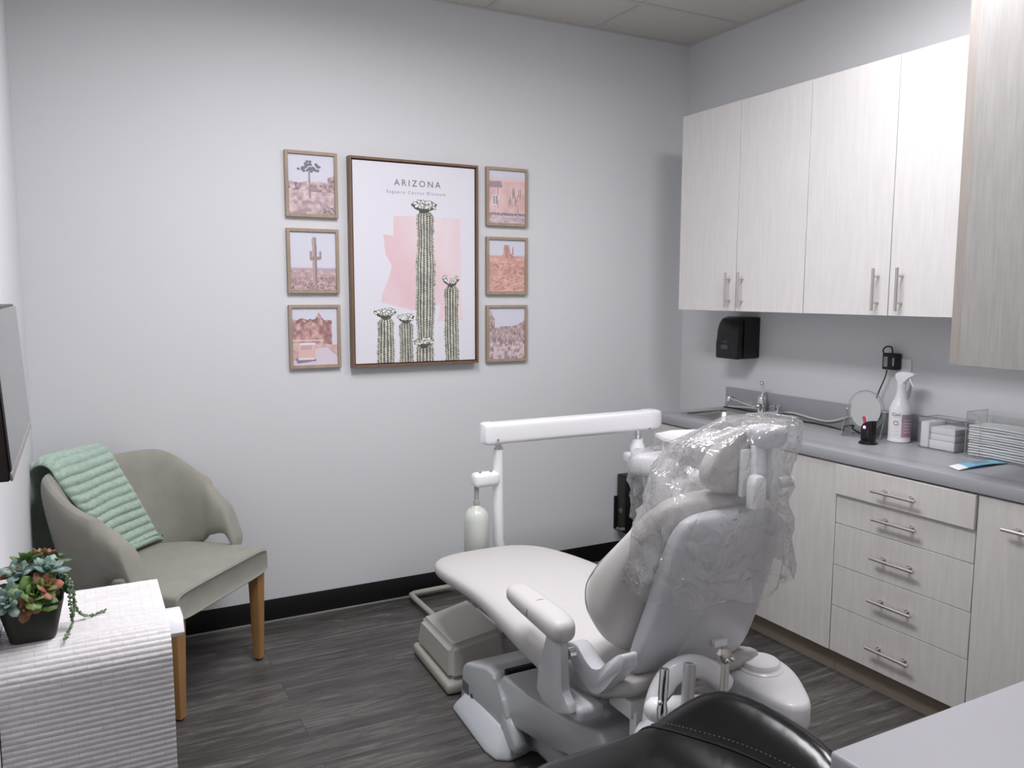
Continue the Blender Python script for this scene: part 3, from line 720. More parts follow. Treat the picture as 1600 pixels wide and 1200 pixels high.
PAPER = cc(226, 225, 232)
def cactus_body(img, U, V, uc, hw, top, amp, seed, nr=8, bulge=None):
    N = fbm(U*6, V*9, seed, 4)-0.5
    cu = uc+amp*np.sin((V-top)*5+seed)
    h_ = hw*(1+0.05*np.sin(V*26+seed)) * np.clip(np.sqrt(np.clip((V-top)/0.03, 0, 1)), 0, 1)
    if bulge is not None: h_ = h_*(1+bulge*np.exp(-((V-0.62)/0.16)**2))
    t = (U-cu)/np.maximum(h_, 1e-4)
    hair = (fbm(U*40, V*60, seed+9, 2)-0.45)*0.25
    m_ = ((np.abs(t) < 1+hair) & (V > top)).astype(float)
    ribs = np.arcsin(np.clip(t, -1, 1))/(PI/2)*nr/2
    fr = np.abs((ribs % 1)-0.5)*2            # 0 groove .. 1 crest
    dots = (np.sin(V*2*PI*88+np.floor(ribs)*2.1) > -0.25)
    val = 0.40+0.20*(fr > 0.40)+0.36*((fr > 0.48) & dots)+0.22*N
    val = val*(0.90+0.10*np.cos(t*1.2))
    edge = np.abs(t) > 0.84
    val = np.where(edge & (fbm(U*50, V*80, seed+3, 2) > 0.44), 0.92, val)
    base = cc(236, 233, 224)
    body = base[None, None, :]*val[..., None]+np.array([0.0, 0.004, -0.012])
    return img*(1-m_[..., None])+body*m_[..., None]
def crown(img, U, V, uc, vc, ru, rv, seed, n=9):
    rng = np.random.RandomState(seed)
    def ell(img, pu, pv, a_, b_, th, col):
        du, dv = (U-pu), (V-pv)*1.49; x_ = du*math.cos(th)+dv*math.sin(th); y_ = -du*math.sin(th)+dv*math.cos(th)
        return blend(img, ((x_/a_)**2+(y_/b_)**2 < 1).astype(float), col)
    for k in range(16):                      # dark bracts fanning out below the flowers
        f_ = -1+2*k/15; pu = uc+ru*f_*0.86; pv = vc+rv*(0.75-0.85*f_*f_)+rng.uniform(-0.1, 0.1)*rv
        img = ell(img, pu, pv, ru*0.20, ru*0.085, math.radians(-60*f_+90 if abs(f_) < 0.4 else -35*f_), cc(78, 78, 68))
    for k in range(n*3):                     # pale petals with dark outlines
        f_ = rng.uniform(-0.85, 0.85); pu = uc+ru*f_; pv = vc+rv*(rng.uniform(-0.75, 0.35))*(1-0.5*f_*f_)
        th = rng.uniform(-0.8, 0.8); r_ = ru*rng.uniform(0.10, 0.19)
        img = ell(img, pu, pv, r_*1.25, r_*0.9, th, cc(88, 88, 76)); img = ell(img, pu, pv, r_, r_*0.62, th, cc(234, 233, 230))
    return img
def paint_poster(U, V):
    img = np.ones(U.shape+(3,))*PAPER
    wu = U+(fbm(U, V, 3)-0.5)*0.035; wv = V+(fbm(V, U, 4)-0.5)*0.02
    pk = inpoly(wu, wv, [(.325, .262), (.875, .258), (.885, .785), (.67, .79), (.70, .705), (.56, .735), (.46, .738), (.33, .712), (.21, .69), (.235, .63), (.30, .51), (.25, .45), (.24, .35), (.325, .355)])
    tone = fbm(U*0.8, V*0.8, 5)
    pc = cc(231, 206, 210)+(tone[..., None]-0.5)*np.array([0.05, 0.20, 0.17])
    img = img*(1-pk[..., None]*0.92)+pc*(pk[..., None]*0.92)
    img = cactus_body(img, U, V, 0.24, 0.070, 0.765, 0.004, 2, 8)
    img = crown(img, U, V, 0.238, 0.748, 0.088, 0.032, 21)
    img = cactus_body(img, U, V, 0.408, 0.060, 0.785, 0.004, 6, 8)
    img = crown(img, U, V, 0.405, 0.775, 0.07, 0.026, 22, 7)
    img = cactus_body(img, U, V, 0.802, 0.063, 0.60, 0.008, 4, 8)
    img = crown(img, U, V, 0.790, 0.580, 0.072, 0.038, 23, 8)
    img = cactus_body(img, U, V, 0.572, 0.072, 0.225, 0.005, 1, 9, 0.16)
    img = crown(img, U, V, 0.567, 0.205, 0.105, 0.032, 24, 10)
    img = cactus_body(img, U, V, 0.562, 0.075, 0.905, 0.002, 8, 8)
    img = crown(img, U, V, 0.555, 0.900, 0.084, 0.030, 25, 8)
    return img
PX0, PX1, PZ0, PZ1 = -1.924, -1.293, 1.132, 2.073
t = thing('framed_poster', 'large walnut-framed cactus poster reading ARIZONA in the centre of the wall', 'picture', ((PX0+PX1)/2, -0.02, PZ0))
bm = B(); frame_bars(bm, PX0, PX1, PZ0, PZ1, 0.011, -0.042, -0.001); obj('frame', bm, M_frameB, t)
bm = B(); box(bm, PX0+0.0115, PX1-0.0115, -0.030, -0.002, PZ0+0.0115, PZ1-0.0115); obj('canvas', bm, [mat('canvas_edge', (0.09, 0.03, 0.04), 0.7)], t)
bm = B(); ix0, ix1, iz0, iz1 = PX0+0.017, PX1-0.017, PZ0+0.017, PZ1-0.017
box(bm, ix0, ix1, -0.0335, -0.0300, iz0, iz1); obj('board', bm, M_paper, t)
print_mesh('print', paint_poster, ix0, ix1, iz0, iz1, -0.0340, 250, 380, t, M_print)
W_, H_ = ix1-ix0, iz1-iz0
bm = B(); add_text(bm, 'ARIZONA', 0.040, (ix0+W_*0.515, -0.0346, iz1-H_*0.0965), (1, 0, 0), (0, 0, 1), spacing=1.42, thick=0.0006); obj('title_lettering', bm, M_ink, t)
bm = B(); add_text(bm, '· Saguaro Cactus Blossom ·', 0.0205, (ix0+W_*0.505, -0.0346, iz1-H_*0.1415), (1, 0, 0), (0, 0, 1), spacing=1.40, thick=0.0006); obj('subtitle_lettering', bm, M_inkL, t)

SKY = cc(212, 217, 230)
def sky(U, V): return np.ones(U.shape+(3,))*SKY+((V-0.3)[..., None])*np.array([0.02, 0.0, -0.01])
def ground(img, mask, U, V, c1, c2, seed, sx=2.5, sy=4):
    n = fbm(U*sx, V*sy, seed, 6)[..., None]; n = np.clip((n-0.28)*2.3, 0, 1)
    g = c1*(1-n)+c2*n; mk = np.clip(mask, 0, 1)[..., None]
    return img*(1-mk)+g*mk
def p_joshua(U, V):
    img = sky(U, V); hz = 0.47-0.04*fbm(U*2, V*0, 1)+0.02*np.sin(U*9)
    img = ground(img, sm(V-hz), U, V, cc(150, 125, 128), cc(222, 196, 196), 11)
    img = ground(img, sm(np.where(U > 0.85, V-0.38+0.3*(U-0.85), V-0.5)) * (V < 0.62) * (U > 0.45), U, V, cc(110, 95, 100), cc(205, 170, 172), 12, 5, 6)
    img = ground(img, ((V > 0.47) & (V < 0.6) & (U < 0.28)) * (fbm(U*5, V*5, 3) > 0.5), U, V, cc(96, 84, 88), cc(140, 116, 118), 2)
    tr = np.abs(U-(0.46+0.03*(V-0.5))) < 0.018
    img = blend(img, (tr & (V > 0.28) & (V < 0.74)).astype(float), cc(128, 112, 116))
    rng = np.random.RandomState(4)
    for k in range(40):
        a = rng.uniform(-3.05, -0.1); r = rng.uniform(0.04, 0.24); pu = 0.46+r*math.cos(a)*1.05; pv = 0.285+r*math.sin(a)*0.75
        d = ((U-pu)/0.036)**2+((V-pv)/0.024)**2; img = blend(img, (d+fbm(U*30, V*30, k)*1.6 < 1.7).astype(float), cc(88, 88, 96))
    img = blend(img, (V > 0.88)*(U > 0.75)*(fbm(U*8, V*8, 9) > 0.45), cc(110, 98, 104))
    return img
def p_saguaro(U, V):
    img = sky(U, V); img = blend(img, sm(V-0.62, 0.02), cc(168, 150, 164))
    img = ground(img, sm(V-(0.67-0.03*np.sin(U*4)), 0.01), U, V, cc(158, 126, 126), cc(212, 182, 180), 31, 3, 6)
    img = ground(img, ((V > 0.78)*(fbm(U*9, V*14, 5) > 0.56)), U, V, cc(96, 80, 84), cc(130, 105, 108), 6)
    def stem(uc, hw, v0, v1, img):
        t = (U-uc)/hw; m_ = ((np.abs(t) < np.sqrt(np.clip((V-v0)/0.03, 0, 1))) & (V > v0) & (V < v1)).astype(float)
        img = blend(img, m_, cc(168, 145, 138)); return blend(img, m_*(t > 0.15), cc(128, 106, 106))
    img = stem(0.525+0.01*V, 0.05, 0.08, 0.92, img); img = stem(0.445, 0.03, 0.32, 0.48, img); img = stem(0.655, 0.03, 0.32, 0.46, img)
    img = blend(img, ((np.abs(V-0.47-0.02*np.sin(U*8)) < 0.03) & (U > 0.44) & (U < 0.66)).astype(float), cc(140, 116, 114))
    return img
def p_van(U, V):
    img = sky(U, V); n = fbm(U*3, V*0+0.4, 7)
    top = np.where(U < 0.3, 0.14+0.1*n, np.where(U < 0.88, 0.13+0.14*n-0.08*np.exp(-((U-0.6)/0.06)**2), 0.75))
    img = ground(img, (V > top).astype(float), U, V, cc(128, 82, 82), cc(222, 172, 160), 41, 3, 3.5)
    img = blend(img, ((V > top) & (V < top+0.07) & (fbm(U*6, V*6, 2) > 0.48)).astype(float), cc(110, 78, 82))
    img = blend(img, (np.abs(V-0.57) < 0.012).astype(float)*(U < 0.7), cc(228, 200, 196))
    img = ground(img, (V > 0.60+0.05*U).astype(float), U, V, cc(190, 150, 146), cc(218, 188, 182), 42)
    rd = inpoly(U, V, [(0.45, 0.72), (0.75, 0.69), (1.0, 0.86), (1.0, 1.0), (0.0, 1.0), (0.0, 0.93)]); img = blend(img, rd, cc(214, 205, 216))
    img = blend(img, inpoly(U, V, [(0.10, 0.97), (0.05, 0.88), (0.5, 0.88), (0.52, 0.93)]), cc(110, 100, 130))
    img = blend(img, inpoly(U, V, [(0.13, 0.66), (0.17, 0.62), (0.50, 0.62), (0.50, 0.90), (0.13, 0.90)]), cc(226, 180, 172))
    img = blend(img, inpoly(U, V, [(0.15, 0.64), (0.17, 0.61), (0.50, 0.61), (0.50, 0.64)]), cc(240, 236, 240))
    img = blend(img, inpoly(U, V, [(0.18, 0.66), (0.42, 0.66), (0.42, 0.73), (0.17, 0.73)]), cc(186, 160, 168))
    img = blend(img, inpoly(U, V, [(0.12, 0.87), (0.47, 0.87), (0.47, 0.905), (0.12, 0.905)]), cc(232, 228, 234))
    return img
def p_adobe(U, V):
    img = sky(U, V); img = blend(img, sm(V-0.14, 0.03), cc(232, 200, 198))
    img = ground(img, (V > 0.20).astype(float), U, V, cc(214, 168, 162), cc(236, 204, 198), 51, 1, 1)
    img = blend(img, inpoly(U, V, [(0.0, 0.21), (0.33, 0.20), (0.38, 0.32), (0.0, 0.33)]), cc(150, 128, 140))
    img = blend(img, ((V > 0.325) & (V < 0.34) & (U < 0.9)).astype(float), cc(232, 190, 180))
    img = blend(img, inpoly(U, V, [(0.10, 0.48), (0.27, 0.48), (0.27, 0.65), (0.10, 0.65)]), cc(240, 236, 240))
    for i in range(2):
        for j in range(3):
            img = blend(img, ((U > 0.12+0.07*i) & (U < 0.175+0.07*i) & (V > 0.495+0.05*j) & (V < 0.535+0.05*j)).astype(float), cc(132, 122, 136))
    rng = np.random.RandomState(8)
    for k in range(26):
        pu = rng.choice([0.24, 0.6, 0.66, 0.72, 0.8, 0.9])+rng.uniform(-0.06, 0.06); pv = rng.uniform(0.38, 0.72)
        img = blend(img, ((np.abs(U-pu) < 0.012) & (np.abs(V-pv) < 0.07)).astype(float)*0.75, cc(150, 118, 122))
    img = ground(img, ((V > 0.80)).astype(float), U, V, cc(160, 136, 146), cc(216, 196, 200), 52, 3, 8)
    img = blend(img, ((np.abs(V-0.83) < 0.02) & (fbm(U*12, V*12, 3) > 0.4)).astype(float), cc(112, 96, 110))
    return img
def p_mesa(U, V):
    img = sky(U, V); img = blend(img, sm(V-0.30, 0.02), cc(200, 160, 160))
    img = ground(img, (V > 0.315).astype(float), U, V, cc(196, 138, 122), cc(232, 178, 158), 61, 2, 5)
    img = ground(img, inpoly(U, V, [(0.30, 0.36), (0.40, 0.26), (0.42, 0.09), (0.56, 0.09), (0.60, 0.25), (0.78, 0.36)]), U, V, cc(176, 116, 108), cc(214, 156, 142), 62, 6, 1.5)
    img = blend(img, inpoly(U, V, [(0.64, 0.28), (0.655, 0.12), (0.675, 0.12), (0.69, 0.28)]), cc(186, 128, 122))
    img = blend(img, ((V > 0.45)*(fbm(U*4, V*9, 6) > 0.585)).astype(float)*0.6, cc(146, 96, 86))
    return img
def p_canyon(U, V):
    img = sky(U, V); n = fbm(U*4, V*0+0.2, 9)
    top = np.where(U < 0.16, 0.06+1.2*np.clip(U-0.05, 0, 1), 0.38+0.02*np.sin(U*9)); top = np.where(U > 0.7, 0.38-0.45*(U-0.7)+0.0*n, top)+0.08*(n-0.5)
    img = blend(img, (V > 0.36).astype(float)*(V > top-0.03), cc(150, 158, 176))
    img = ground(img, (V > top).astype(float), U, V, cc(126, 104, 106), cc(220, 192, 186), 71, 5, 4)
    e = np.abs(fbm(U*5, V*5, 72)-0.5) < 0.025; img = blend(img, e*(V > top)*0.8, cc(96, 80, 86))
    img = blend(img, ((V > 0.68) & (fbm(U*3, V*5, 73) > 0.5)).astype(float)*0.8, cc(222, 210, 218))
    return img
def small(x0, z0, label, paint, w=0.229, h=0.281):
    t = thing('framed_print', label, 'picture', (x0+w/2, -0.01, z0), group='small oak-framed desert prints')
    bm = B(); frame_bars(bm, x0, x0+w, z0, z0+h, 0.014, -0.021, -0.001); obj('frame', bm, M_frameL, t)
    bm = B(); box(bm, x0+0.0143, x0+w-0.0143, -0.012, -0.002, z0+0.0143, z0+h-0.0143); obj('backing', bm, M_paper, t)
    soft = lambda U, V: paint(U, V)*0.74+0.26*cc(222, 208, 212)
    print_mesh('print', soft, x0+0.0145, x0+w-0.0145, z0+0.0145, z0+h-0.0145, -0.0125, 110, 140, t, M_print)
XA, XB = -2.199, -1.238
small(XA, 1.798, 'small framed print of a Joshua tree, left column top', p_joshua)
small(XA, 1.468, 'small framed print of a lone armed saguaro, left column middle', p_saguaro)
small(XA, 1.136, 'small framed print of a pink van below red rocks, left column bottom', p_van)
small(XB, 1.797, 'small framed print of a pink adobe house, right column top', p_adobe)
small(XB, 1.463, 'small framed print of a desert butte, right column middle', p_mesa)
small(XB, 1.130, 'small framed print of a rocky canyon, right column bottom', p_canyon)

# ------------------------------------------------------------------ computer on the back wall
t = thing('desktop_computer', 'slim black desktop computer mounted low on the back wall', 'computer', (-0.28, -0.06, 0.15))
bm = B(); box(bm, -0.436, -0.13, -0.095, -0.012, 0.168, 0.485, 0.003); obj('case', bm, M_blackm, t)
bm = B(); box(bm, -0.4385, -0.4355, -0.088, -0.018, 0.178, 0.478, 0.001); obj('front_panel', bm, mat('front_black', (0.02, 0.02, 0.018), 0.45), t)
bm = B(); tube(bm, [(-0.440, -0.053+0.012*math.cos(a), 0.290+0.012*math.sin(a)) for a in np.linspace(0, 2*PI, 21)], 0.0012, 6, caps=False)
add_text(bm, 'DELL', 0.008, (-0.4395, -0.053, 0.290), (0, -1, 0), (0, 0, 1)); obj('emblem', bm, mat('badge_grey', (0.35, 0.35, 0.34), 0.4), t)
M_plug = mat('plug_grey', (0.25, 0.26, 0.24), 0.4)
for y, z in ((-0.088, 0.195), (-0.066, 0.188), (-0.035, 0.184)):
    bm = B(); box(bm, -0.450, -0.4385, y-0.007, y+0.007, z-0.007, z+0.007, 0.001, 1); obj('usb_plug', bm, M_plug, t)
bm = B(); box(bm, -0.45, -0.12, -0.011, -0.0005, 0.18, 0.36); box(bm, -0.4, -0.18, -0.098, -0.002, 0.158, 0.1675); obj('mount', bm, M_blackm, t)

# ------------------------------------------------------------------ monitor on the left wall
t = thing('monitor', 'wall-mounted flat monitor at the left edge, tilted down', 'monitor', (-3.14, -2.12, 1.22))
def tvx(z, d=0): return -3.100-0.052*(z-1.23)-d
bm = B(); y0, y1, z0, z1 = -2.375, -1.885, 1.232, 1.450
def slab(bm, y0, y1, z0, z1, d0, d1):
    prism(bm, [(tvx(z0, d0), z0), (tvx(z1, d0), z1), (tvx(z1, d1), z1), (tvx(z0, d1), z0)], 'y', y0, y1, 0.0015, 1)
slab(bm, y0, y1, z0-0.012, z1, 0.004, 0.04); obj('housing', bm, mat('monitor_brown', (0.03, 0.018, 0.014), 0.4), t)
bm = B(); slab(bm, y0+0.003, y1-0.003, z0+0.001, z1-0.003, 0.0, 0.0035); obj('screen', bm, mat('screen_glass', (0.10, 0.10, 0.105), 0.28, coat=0.6), t)
bm = B(); slab(bm, y0, y1, z0-0.012, z0, 0.0, 0.0035); obj('bezel', bm, mat('bezel_grey', (0.30, 0.27, 0.27), 0.4), t)
bm = B(); box(bm, XL+0.001, -3.145, -2.2, -2.1, 1.28, 1.40); obj('bracket', bm, M_blackm, t)

# ------------------------------------------------------------------ ribbed white cabinet
def tile_mat():
    m = bpy.data.materials.new('ribbed_shell_tile'); m.use_nodes = True; nt = m.node_tree; b = nt.nodes['Principled BSDF']; L = nt.links.new
    uv = nt.nodes.new('ShaderNodeUVMap'); uv.uv_map = 'uv'
    br = nt.nodes.new('ShaderNodeTexBrick'); br.inputs['Scale'].default_value = 1; br.inputs['Brick Width'].default_value = 0.047; br.inputs['Row Height'].default_value = 0.0125
    br.inputs['Mortar Size'].default_value = 0.0006; br.inputs['Color1'].default_value = (0.80, 0.77, 0.77, 1); br.inputs['Color2'].default_value = (0.87, 0.85, 0.85, 1)
    br.inputs['Mortar'].default_value = (0.68, 0.64, 0.63, 1); L(uv.outputs[0], br.inputs['Vector']); L(br.outputs['Color'], b.inputs['Base Color'])
    n = nt.nodes.new('ShaderNodeTexNoise'); n.inputs['Scale'].default_value = 55; L(uv.outputs[0], n.inputs['Vector'])
    bp = nt.nodes.new('ShaderNodeBump'); bp.inputs['Strength'].default_value = 0.5; bp.inputs['Distance'].default_value = 0.004
    ad = nt.nodes.new('ShaderNodeMath'); ad.operation = 'ADD'; L(br.outputs['Fac'], ad.inputs[0]); ad.inputs[0].default_value = 0
    mu = nt.nodes.new('ShaderNodeMath'); mu.operation = 'MULTIPLY'; mu.inputs[1].default_value = -0.3; L(br.outputs['Fac'], mu.inputs[0]); L(mu.outputs[0], ad.inputs[0]); L(n.outputs['Fac'], ad.inputs[1])
    L(ad.outputs[0], bp.inputs['Height']); L(bp.outputs[0], b.inputs['Normal'])
    b.inputs['Roughness'].default_value = 0.22; b.inputs['Coat Weight'].default_value = 0.3
    return m
t = thing('ribbed_cabinet', 'white ribbed low cabinet with rounded front edge, carrying the succulents', 'cabinet', (-3.015, -1.6, 0))
WX0, WX1, WYB, WYF, WZ = -3.190, -2.868, -1.435, -1.80, 0.75
prof = [(WYB, 0.0), (WYB, WZ-0.004), (WYB-0.004, WZ)]
Rr = 0.07
path = [(WYB-0.004, WZ), (WYF+Rr, WZ)]
for k in range(1, 13):
    a = PI/2+PI/2*k/12; path.append((WYF+Rr+Rr*math.cos(a), WZ-Rr+Rr*math.sin(a)))
path.append((WYF, 0.0))
# resample with ribs
dense = []; s = 0.0
for (a0, b0), (a1, b1) in zip(path, path[1:]):
    L_ = math.hypot(a1-a0, b1-b0); n_ = max(1, int(L_/0.0021))
    nx, nz = -(b1-b0)/L_, (a1-a0)/L_
    for k in range(n_):
        f_ = k/n_; dense.append((a0+(a1-a0)*f_, b0+(b1-b0)*f_, s+L_*f_, -nx if False else nx, nz))
    s += L_
dense.append((WYF, 0.0, s, nx, nz))
bm = B(); uvl = bm.loops.layers.uv.new('uv')
xs_ = np.linspace(WX0, WX1, 60); rows = []
for (yy, z_, s_, nx, nz) in dense:
    r_ = abs(math.sin(PI*s_/0.0125))
    row = []
    for x in xs_:
        jit = 0.0006*noise.noise(Vector((x*60, s_*60, 0)))
        d = 0.0028*(r_**0.6)-0.0028+jit
        # outward normal = (-nz?, ...): path runs from back over top to the front and down
        ox, oz = (nx, nz); L2 = math.hypot(ox, oz)
        row.append(bm.verts.new((x, yy-ox*d*-1 if False else yy+(-ox)*d*-1*-1, z_+(-oz)*d)))
    rows.append(row)
for i in range(len(rows)-1):
    for k in range(len(xs_)-1):
        f = bm.faces.new((rows[i][k], rows[i][k+1], rows[i+1][k+1], rows[i+1][k]))
        for lp, (ii, kk) in zip(f.loops, ((i, k), (i, k+1), (i+1, k+1), (i+1, k))): lp[uvl].uv = (xs_[kk], dense[ii][2])
obj('ribbed_shell', bm, tile_mat(), t, smooth=180)
bm = B(); pts = [(WYB, 0.0), (WYB, WZ-0.005)]+[(a+(-0.003 if b < WZ-0.01 else 0)*-1, b-0.005) for a, b in path[1:-1]]+[(WYF+0.005, 0.0)]
prism(bm, pts, 'x', WX0, WX1-0.001); obj('body', bm, mat('white_lacquer', (0.72, 0.71, 0.71), 0.35), t)
# white tag bracket behind its right side
bm = B()
prism(bm, [(-1.45, 0.672), (-1.52, 0.672), (-1.55, 0.640), (-1.51, 0.615), (-1.45, 0.64)], 'x', -2.8665, -2.818, 0.003, 2)
obj('side_bracket', bm, M_white, t)

# ------------------------------------------------------------------ potted succulents
t = thing('potted_succulents', 'dark square pot of mixed succulents standing on the white ribbed cabinet', 'plant', (-3.128, -1.69, WZ))
PC = Vector((-3.128, -1.69, WZ)); KP = 1.28
bm = B()
loft(bm, [((PC.x, PC.y, WZ+z_), (hx_, 0, 0), (0, hy_, 0), 6) for z_, hx_, hy_ in ((0.0008, 0.040, 0.046), (0.004, 0.043, 0.049), (0.080, 0.060, 0.066), (0.084, 0.0595, 0.0655), (0.080, 0.056, 0.062), (0.068, 0.055, 0.061))], 40)
obj('pot', bm, M_pot, t)
bm = B(); loft(bm, [((PC.x, PC.y, WZ+0.066), (0.0545, 0, 0), (0, 0.0605, 0), 6), ((PC.x, PC.y, WZ+0.073), (0.054, 0, 0), (0, 0.060, 0), 6)], 24); obj('soil', bm, mat('soil', (0.02, 0.014, 0.009), 0.95), t)
def rosette(c, axis, R_, leaves, pal, name, pointed=1.0, rings_=4, fat=0.33):
    bm = B(); ax = Vector(axis).normalized(); u, v = frame_at(ax); R_ = R_*KP
    g = 2.39996; n = leaves
    for k in range(n):
        f_ = (k+1)/n; a = k*g; d = u*math.cos(a)+v*math.sin(a)
        tilt = math.radians(80-72*f_); L_ = R_*(0.35+0.65*f_)
        ld = (d*math.cos(tilt)+ax*math.sin(tilt)).normalized(); side = ld.cross(ax).normalized() if ld.cross(ax).length > 1e-3 else u
        nrm_ = side.cross(ld).normalized()
        secs = []
        for s, wd, th in ((0.0, 0.35, 0.5), (0.3, 0.8, 0.9), (0.6, 1.0, 0.8), (0.85, 0.7, 0.55), (1.0, 0.06, 0.1)):
            cpt = Vector(c)+ld*L_*s+nrm_*(L_*0.10*s*s)
            secs.append((cpt, side*(L_*fat*wd), nrm_*(L_*0.13*th), 2.0))
        loft(bm, secs, 8)
    for q in bm.verts: q.co.x = max(q.co.x, XL+0.004)
    return obj(name, bm, pal, t, smooth=60)
def leafmat(name, c1, c2):
    m = mat(name, c1, 0.5); nt = m.node_tree; b = nt.nodes['Principled BSDF']
    geo = nt.nodes.new('ShaderNodeNewGeometry'); n = nt.nodes.new('ShaderNodeTexNoise'); n.inputs['Scale'].default_value = 45; nt.links.new(geo.outputs['Position'], n.inputs['Vector'])
    cr = nt.nodes.new('ShaderNodeValToRGB'); cr.color_ramp.elements[0].position = 0.40; cr.color_ramp.elements[1].position = 0.62
    cr.color_ramp.elements[0].color = (*c1, 1); cr.color_ramp.elements[1].color = (*c2, 1); nt.links.new(n.outputs['Fac'], cr.inputs[0]); nt.links.new(cr.outputs[0], b.inputs['Base Color'])
    b.inputs['Subsurface Weight'].default_value = 0.0
    return m
LG = leafmat('leaf_green', (0.07, 0.15, 0.03), (0.20, 0.31, 0.09)); LB = leafmat('leaf_bluegrey', (0.12, 0.20, 0.16), (0.32, 0.42, 0.39))
LR = leafmat('leaf_red', (0.17, 0.20, 0.06), (0.36, 0.09, 0.07)); LD = leafmat('leaf_dark', (0.03, 0.08, 0.03), (0.10, 0.17, 0.07)); LO = leafmat('leaf_bronze', (0.22, 0.11, 0.05), (0.34, 0.17, 0.07))
z0 = WZ+0.090
def Q(dx, dy, dz): return (PC.x+dx*KP, PC.y+dy*KP, max(z0+dz*KP, WZ+0.004))
rosette(Q(0.026, -0.010, 0.038), (0.4, -0.3, 1), 0.036, 16, LB, 'rosette', fat=0.28)
rosette(Q(0.005, -0.030, 0.006), (0.25, -0.8, 0.7), 0.044, 15, LG, 'rosette', fat=0.36)
rosette(Q(0.022, -0.030, 0.018), (0.5, -0.7, 0.8), 0.030, 12, LR, 'rosette', fat=0.38)
rosette(Q(-0.015, 0.0, 0.034), (-0.1, -0.5, 1), 0.034, 14, LB, 'rosette', fat=0.28)
rosette(Q(-0.030, -0.040, 0.004), (-0.2, -0.9, 0.5), 0.034, 16, LB, 'rosette', fat=0.26)
rosette(Q(0.000, 0.024, 0.045), (0.0, 0.3, 1), 0.038, 14, LG, 'rosette', fat=0.3)
rosette(Q(0.030, 0.030, 0.040), (0.5, 0.3, 1), 0.036, 14, LD, 'rosette', fat=0.3)
rosette(Q(0.018, 0.022, 0.052), (0.2, 0.3, 1), 0.030, 11, LR, 'rosette', fat=0.3)
rosette(Q(-0.025, 0.015, 0.030), (-0.6, 0, 1), 0.032, 14, LO, 'rosette', fat=0.3)
rosette(Q(-0.004, -0.046, -0.006), (0, -1, 0.2), 0.026, 12, LO, 'rosette', fat=0.34)
rosette(Q(0.040, -0.004, 0.008), (1, 0, 0.6), 0.030, 14, LD, 'rosette', fat=0.3)
rosette(Q(0.0, 0.0, 0.006), (0, -0.1, 1), 0.050, 22, LD, 'rosette', fat=0.3)
def trailing(pts, name='trailing_stem'):
    bm = B(); P = spline(pts, 10); tube(bm, P, 0.0008, 5, mi=1)
    random.seed(len(pts)*7+int(abs(pts[-1][0])*100))
    for p in P[3:]:
        for k in range(2):
            d = Vector((random.uniform(-1, 1), random.uniform(-1, 1), random.uniform(-0.4, 1))).normalized(); r = random.uniform(0.0022, 0.0034)
            ball(bm, p+d*0.003, r, 1, 1, 0.8, u=6, v=4)
    obj(name, bm, [leafmat('leaf_small', (0.10, 0.17, 0.06), (0.28, 0.36, 0.24)), LD], t)
trailing([Q(0.035, -0.005, 0.01), Q(0.052, 0.0, -0.005), Q(0.056, -0.004, -0.035), Q(0.056, -0.010, -0.060), Q(0.046, -0.052, -0.068)])
trailing([Q(0.038, 0.01, 0.012), Q(0.058, 0.018, -0.010), Q(0.064, 0.026, -0.05), Q(0.080, 0.035, -0.069), Q(0.108, 0.05, -0.069)])
trailing([Q(0.040, 0.00, 0.03), Q(0.056, 0.006, 0.01), Q(0.060, 0.01, -0.03), Q(0.058, 0.0, -0.05)])

# ------------------------------------------------------------------ armchair in the left corner (local frame: faces -y)
t = thing('armchair', 'sage grey upholstered armchair with oak legs in the left corner', 'chair', (-2.772, -0.388, 0), math.radians(47))
def L(name, bm, m_, p=t, **k): return obj(name, bm, m_, p, local=True, **k)
bm = B()   # seat cushion
def seatsec(y, hw, z0, z1): return ((0, y, (z0+z1)/2), (hw, 0, 0), (0, 0, (z1-z0)/2), 7)
loft(bm, [seatsec(-0.262, 0.262, 0.372, 0.446), seatsec(-0.268, 0.272, 0.362, 0.456), seatsec(-0.262, 0.280, 0.356, 0.464), seatsec(-0.15, 0.282, 0.356, 0.470), seatsec(0.05, 0.275, 0.356, 0.470), seatsec(0.2, 0.235, 0.356, 0.462), seatsec(0.245, 0.2, 0.36, 0.455)], 48)
L('seat', bm, M_fabric)
bm = B()   # shell: back + arms, swept along a U
def shell_pt(tt):
    """tt in -1..1 ; plan position, direction outward, lower z, upper z, lean"""
    a = abs(tt); sg = 1 if tt > 0 else -1
    if a < 0.5:
        ang = (a/0.5)*(PI/2); ex = 3.0
        x = 0.265*abs(math.sin(ang))**(2/ex); y = 0.015+0.235*abs(math.cos(ang))**(2/ex)
    else:
        f_ = (a-0.5)/0.5; x = 0.265+0.012*f_; y = 0.015-0.155*f_
    return x*sg, y
N = 64; rings = []
cen = [shell_pt(-1+2*i/N) for i in range(N+1)]
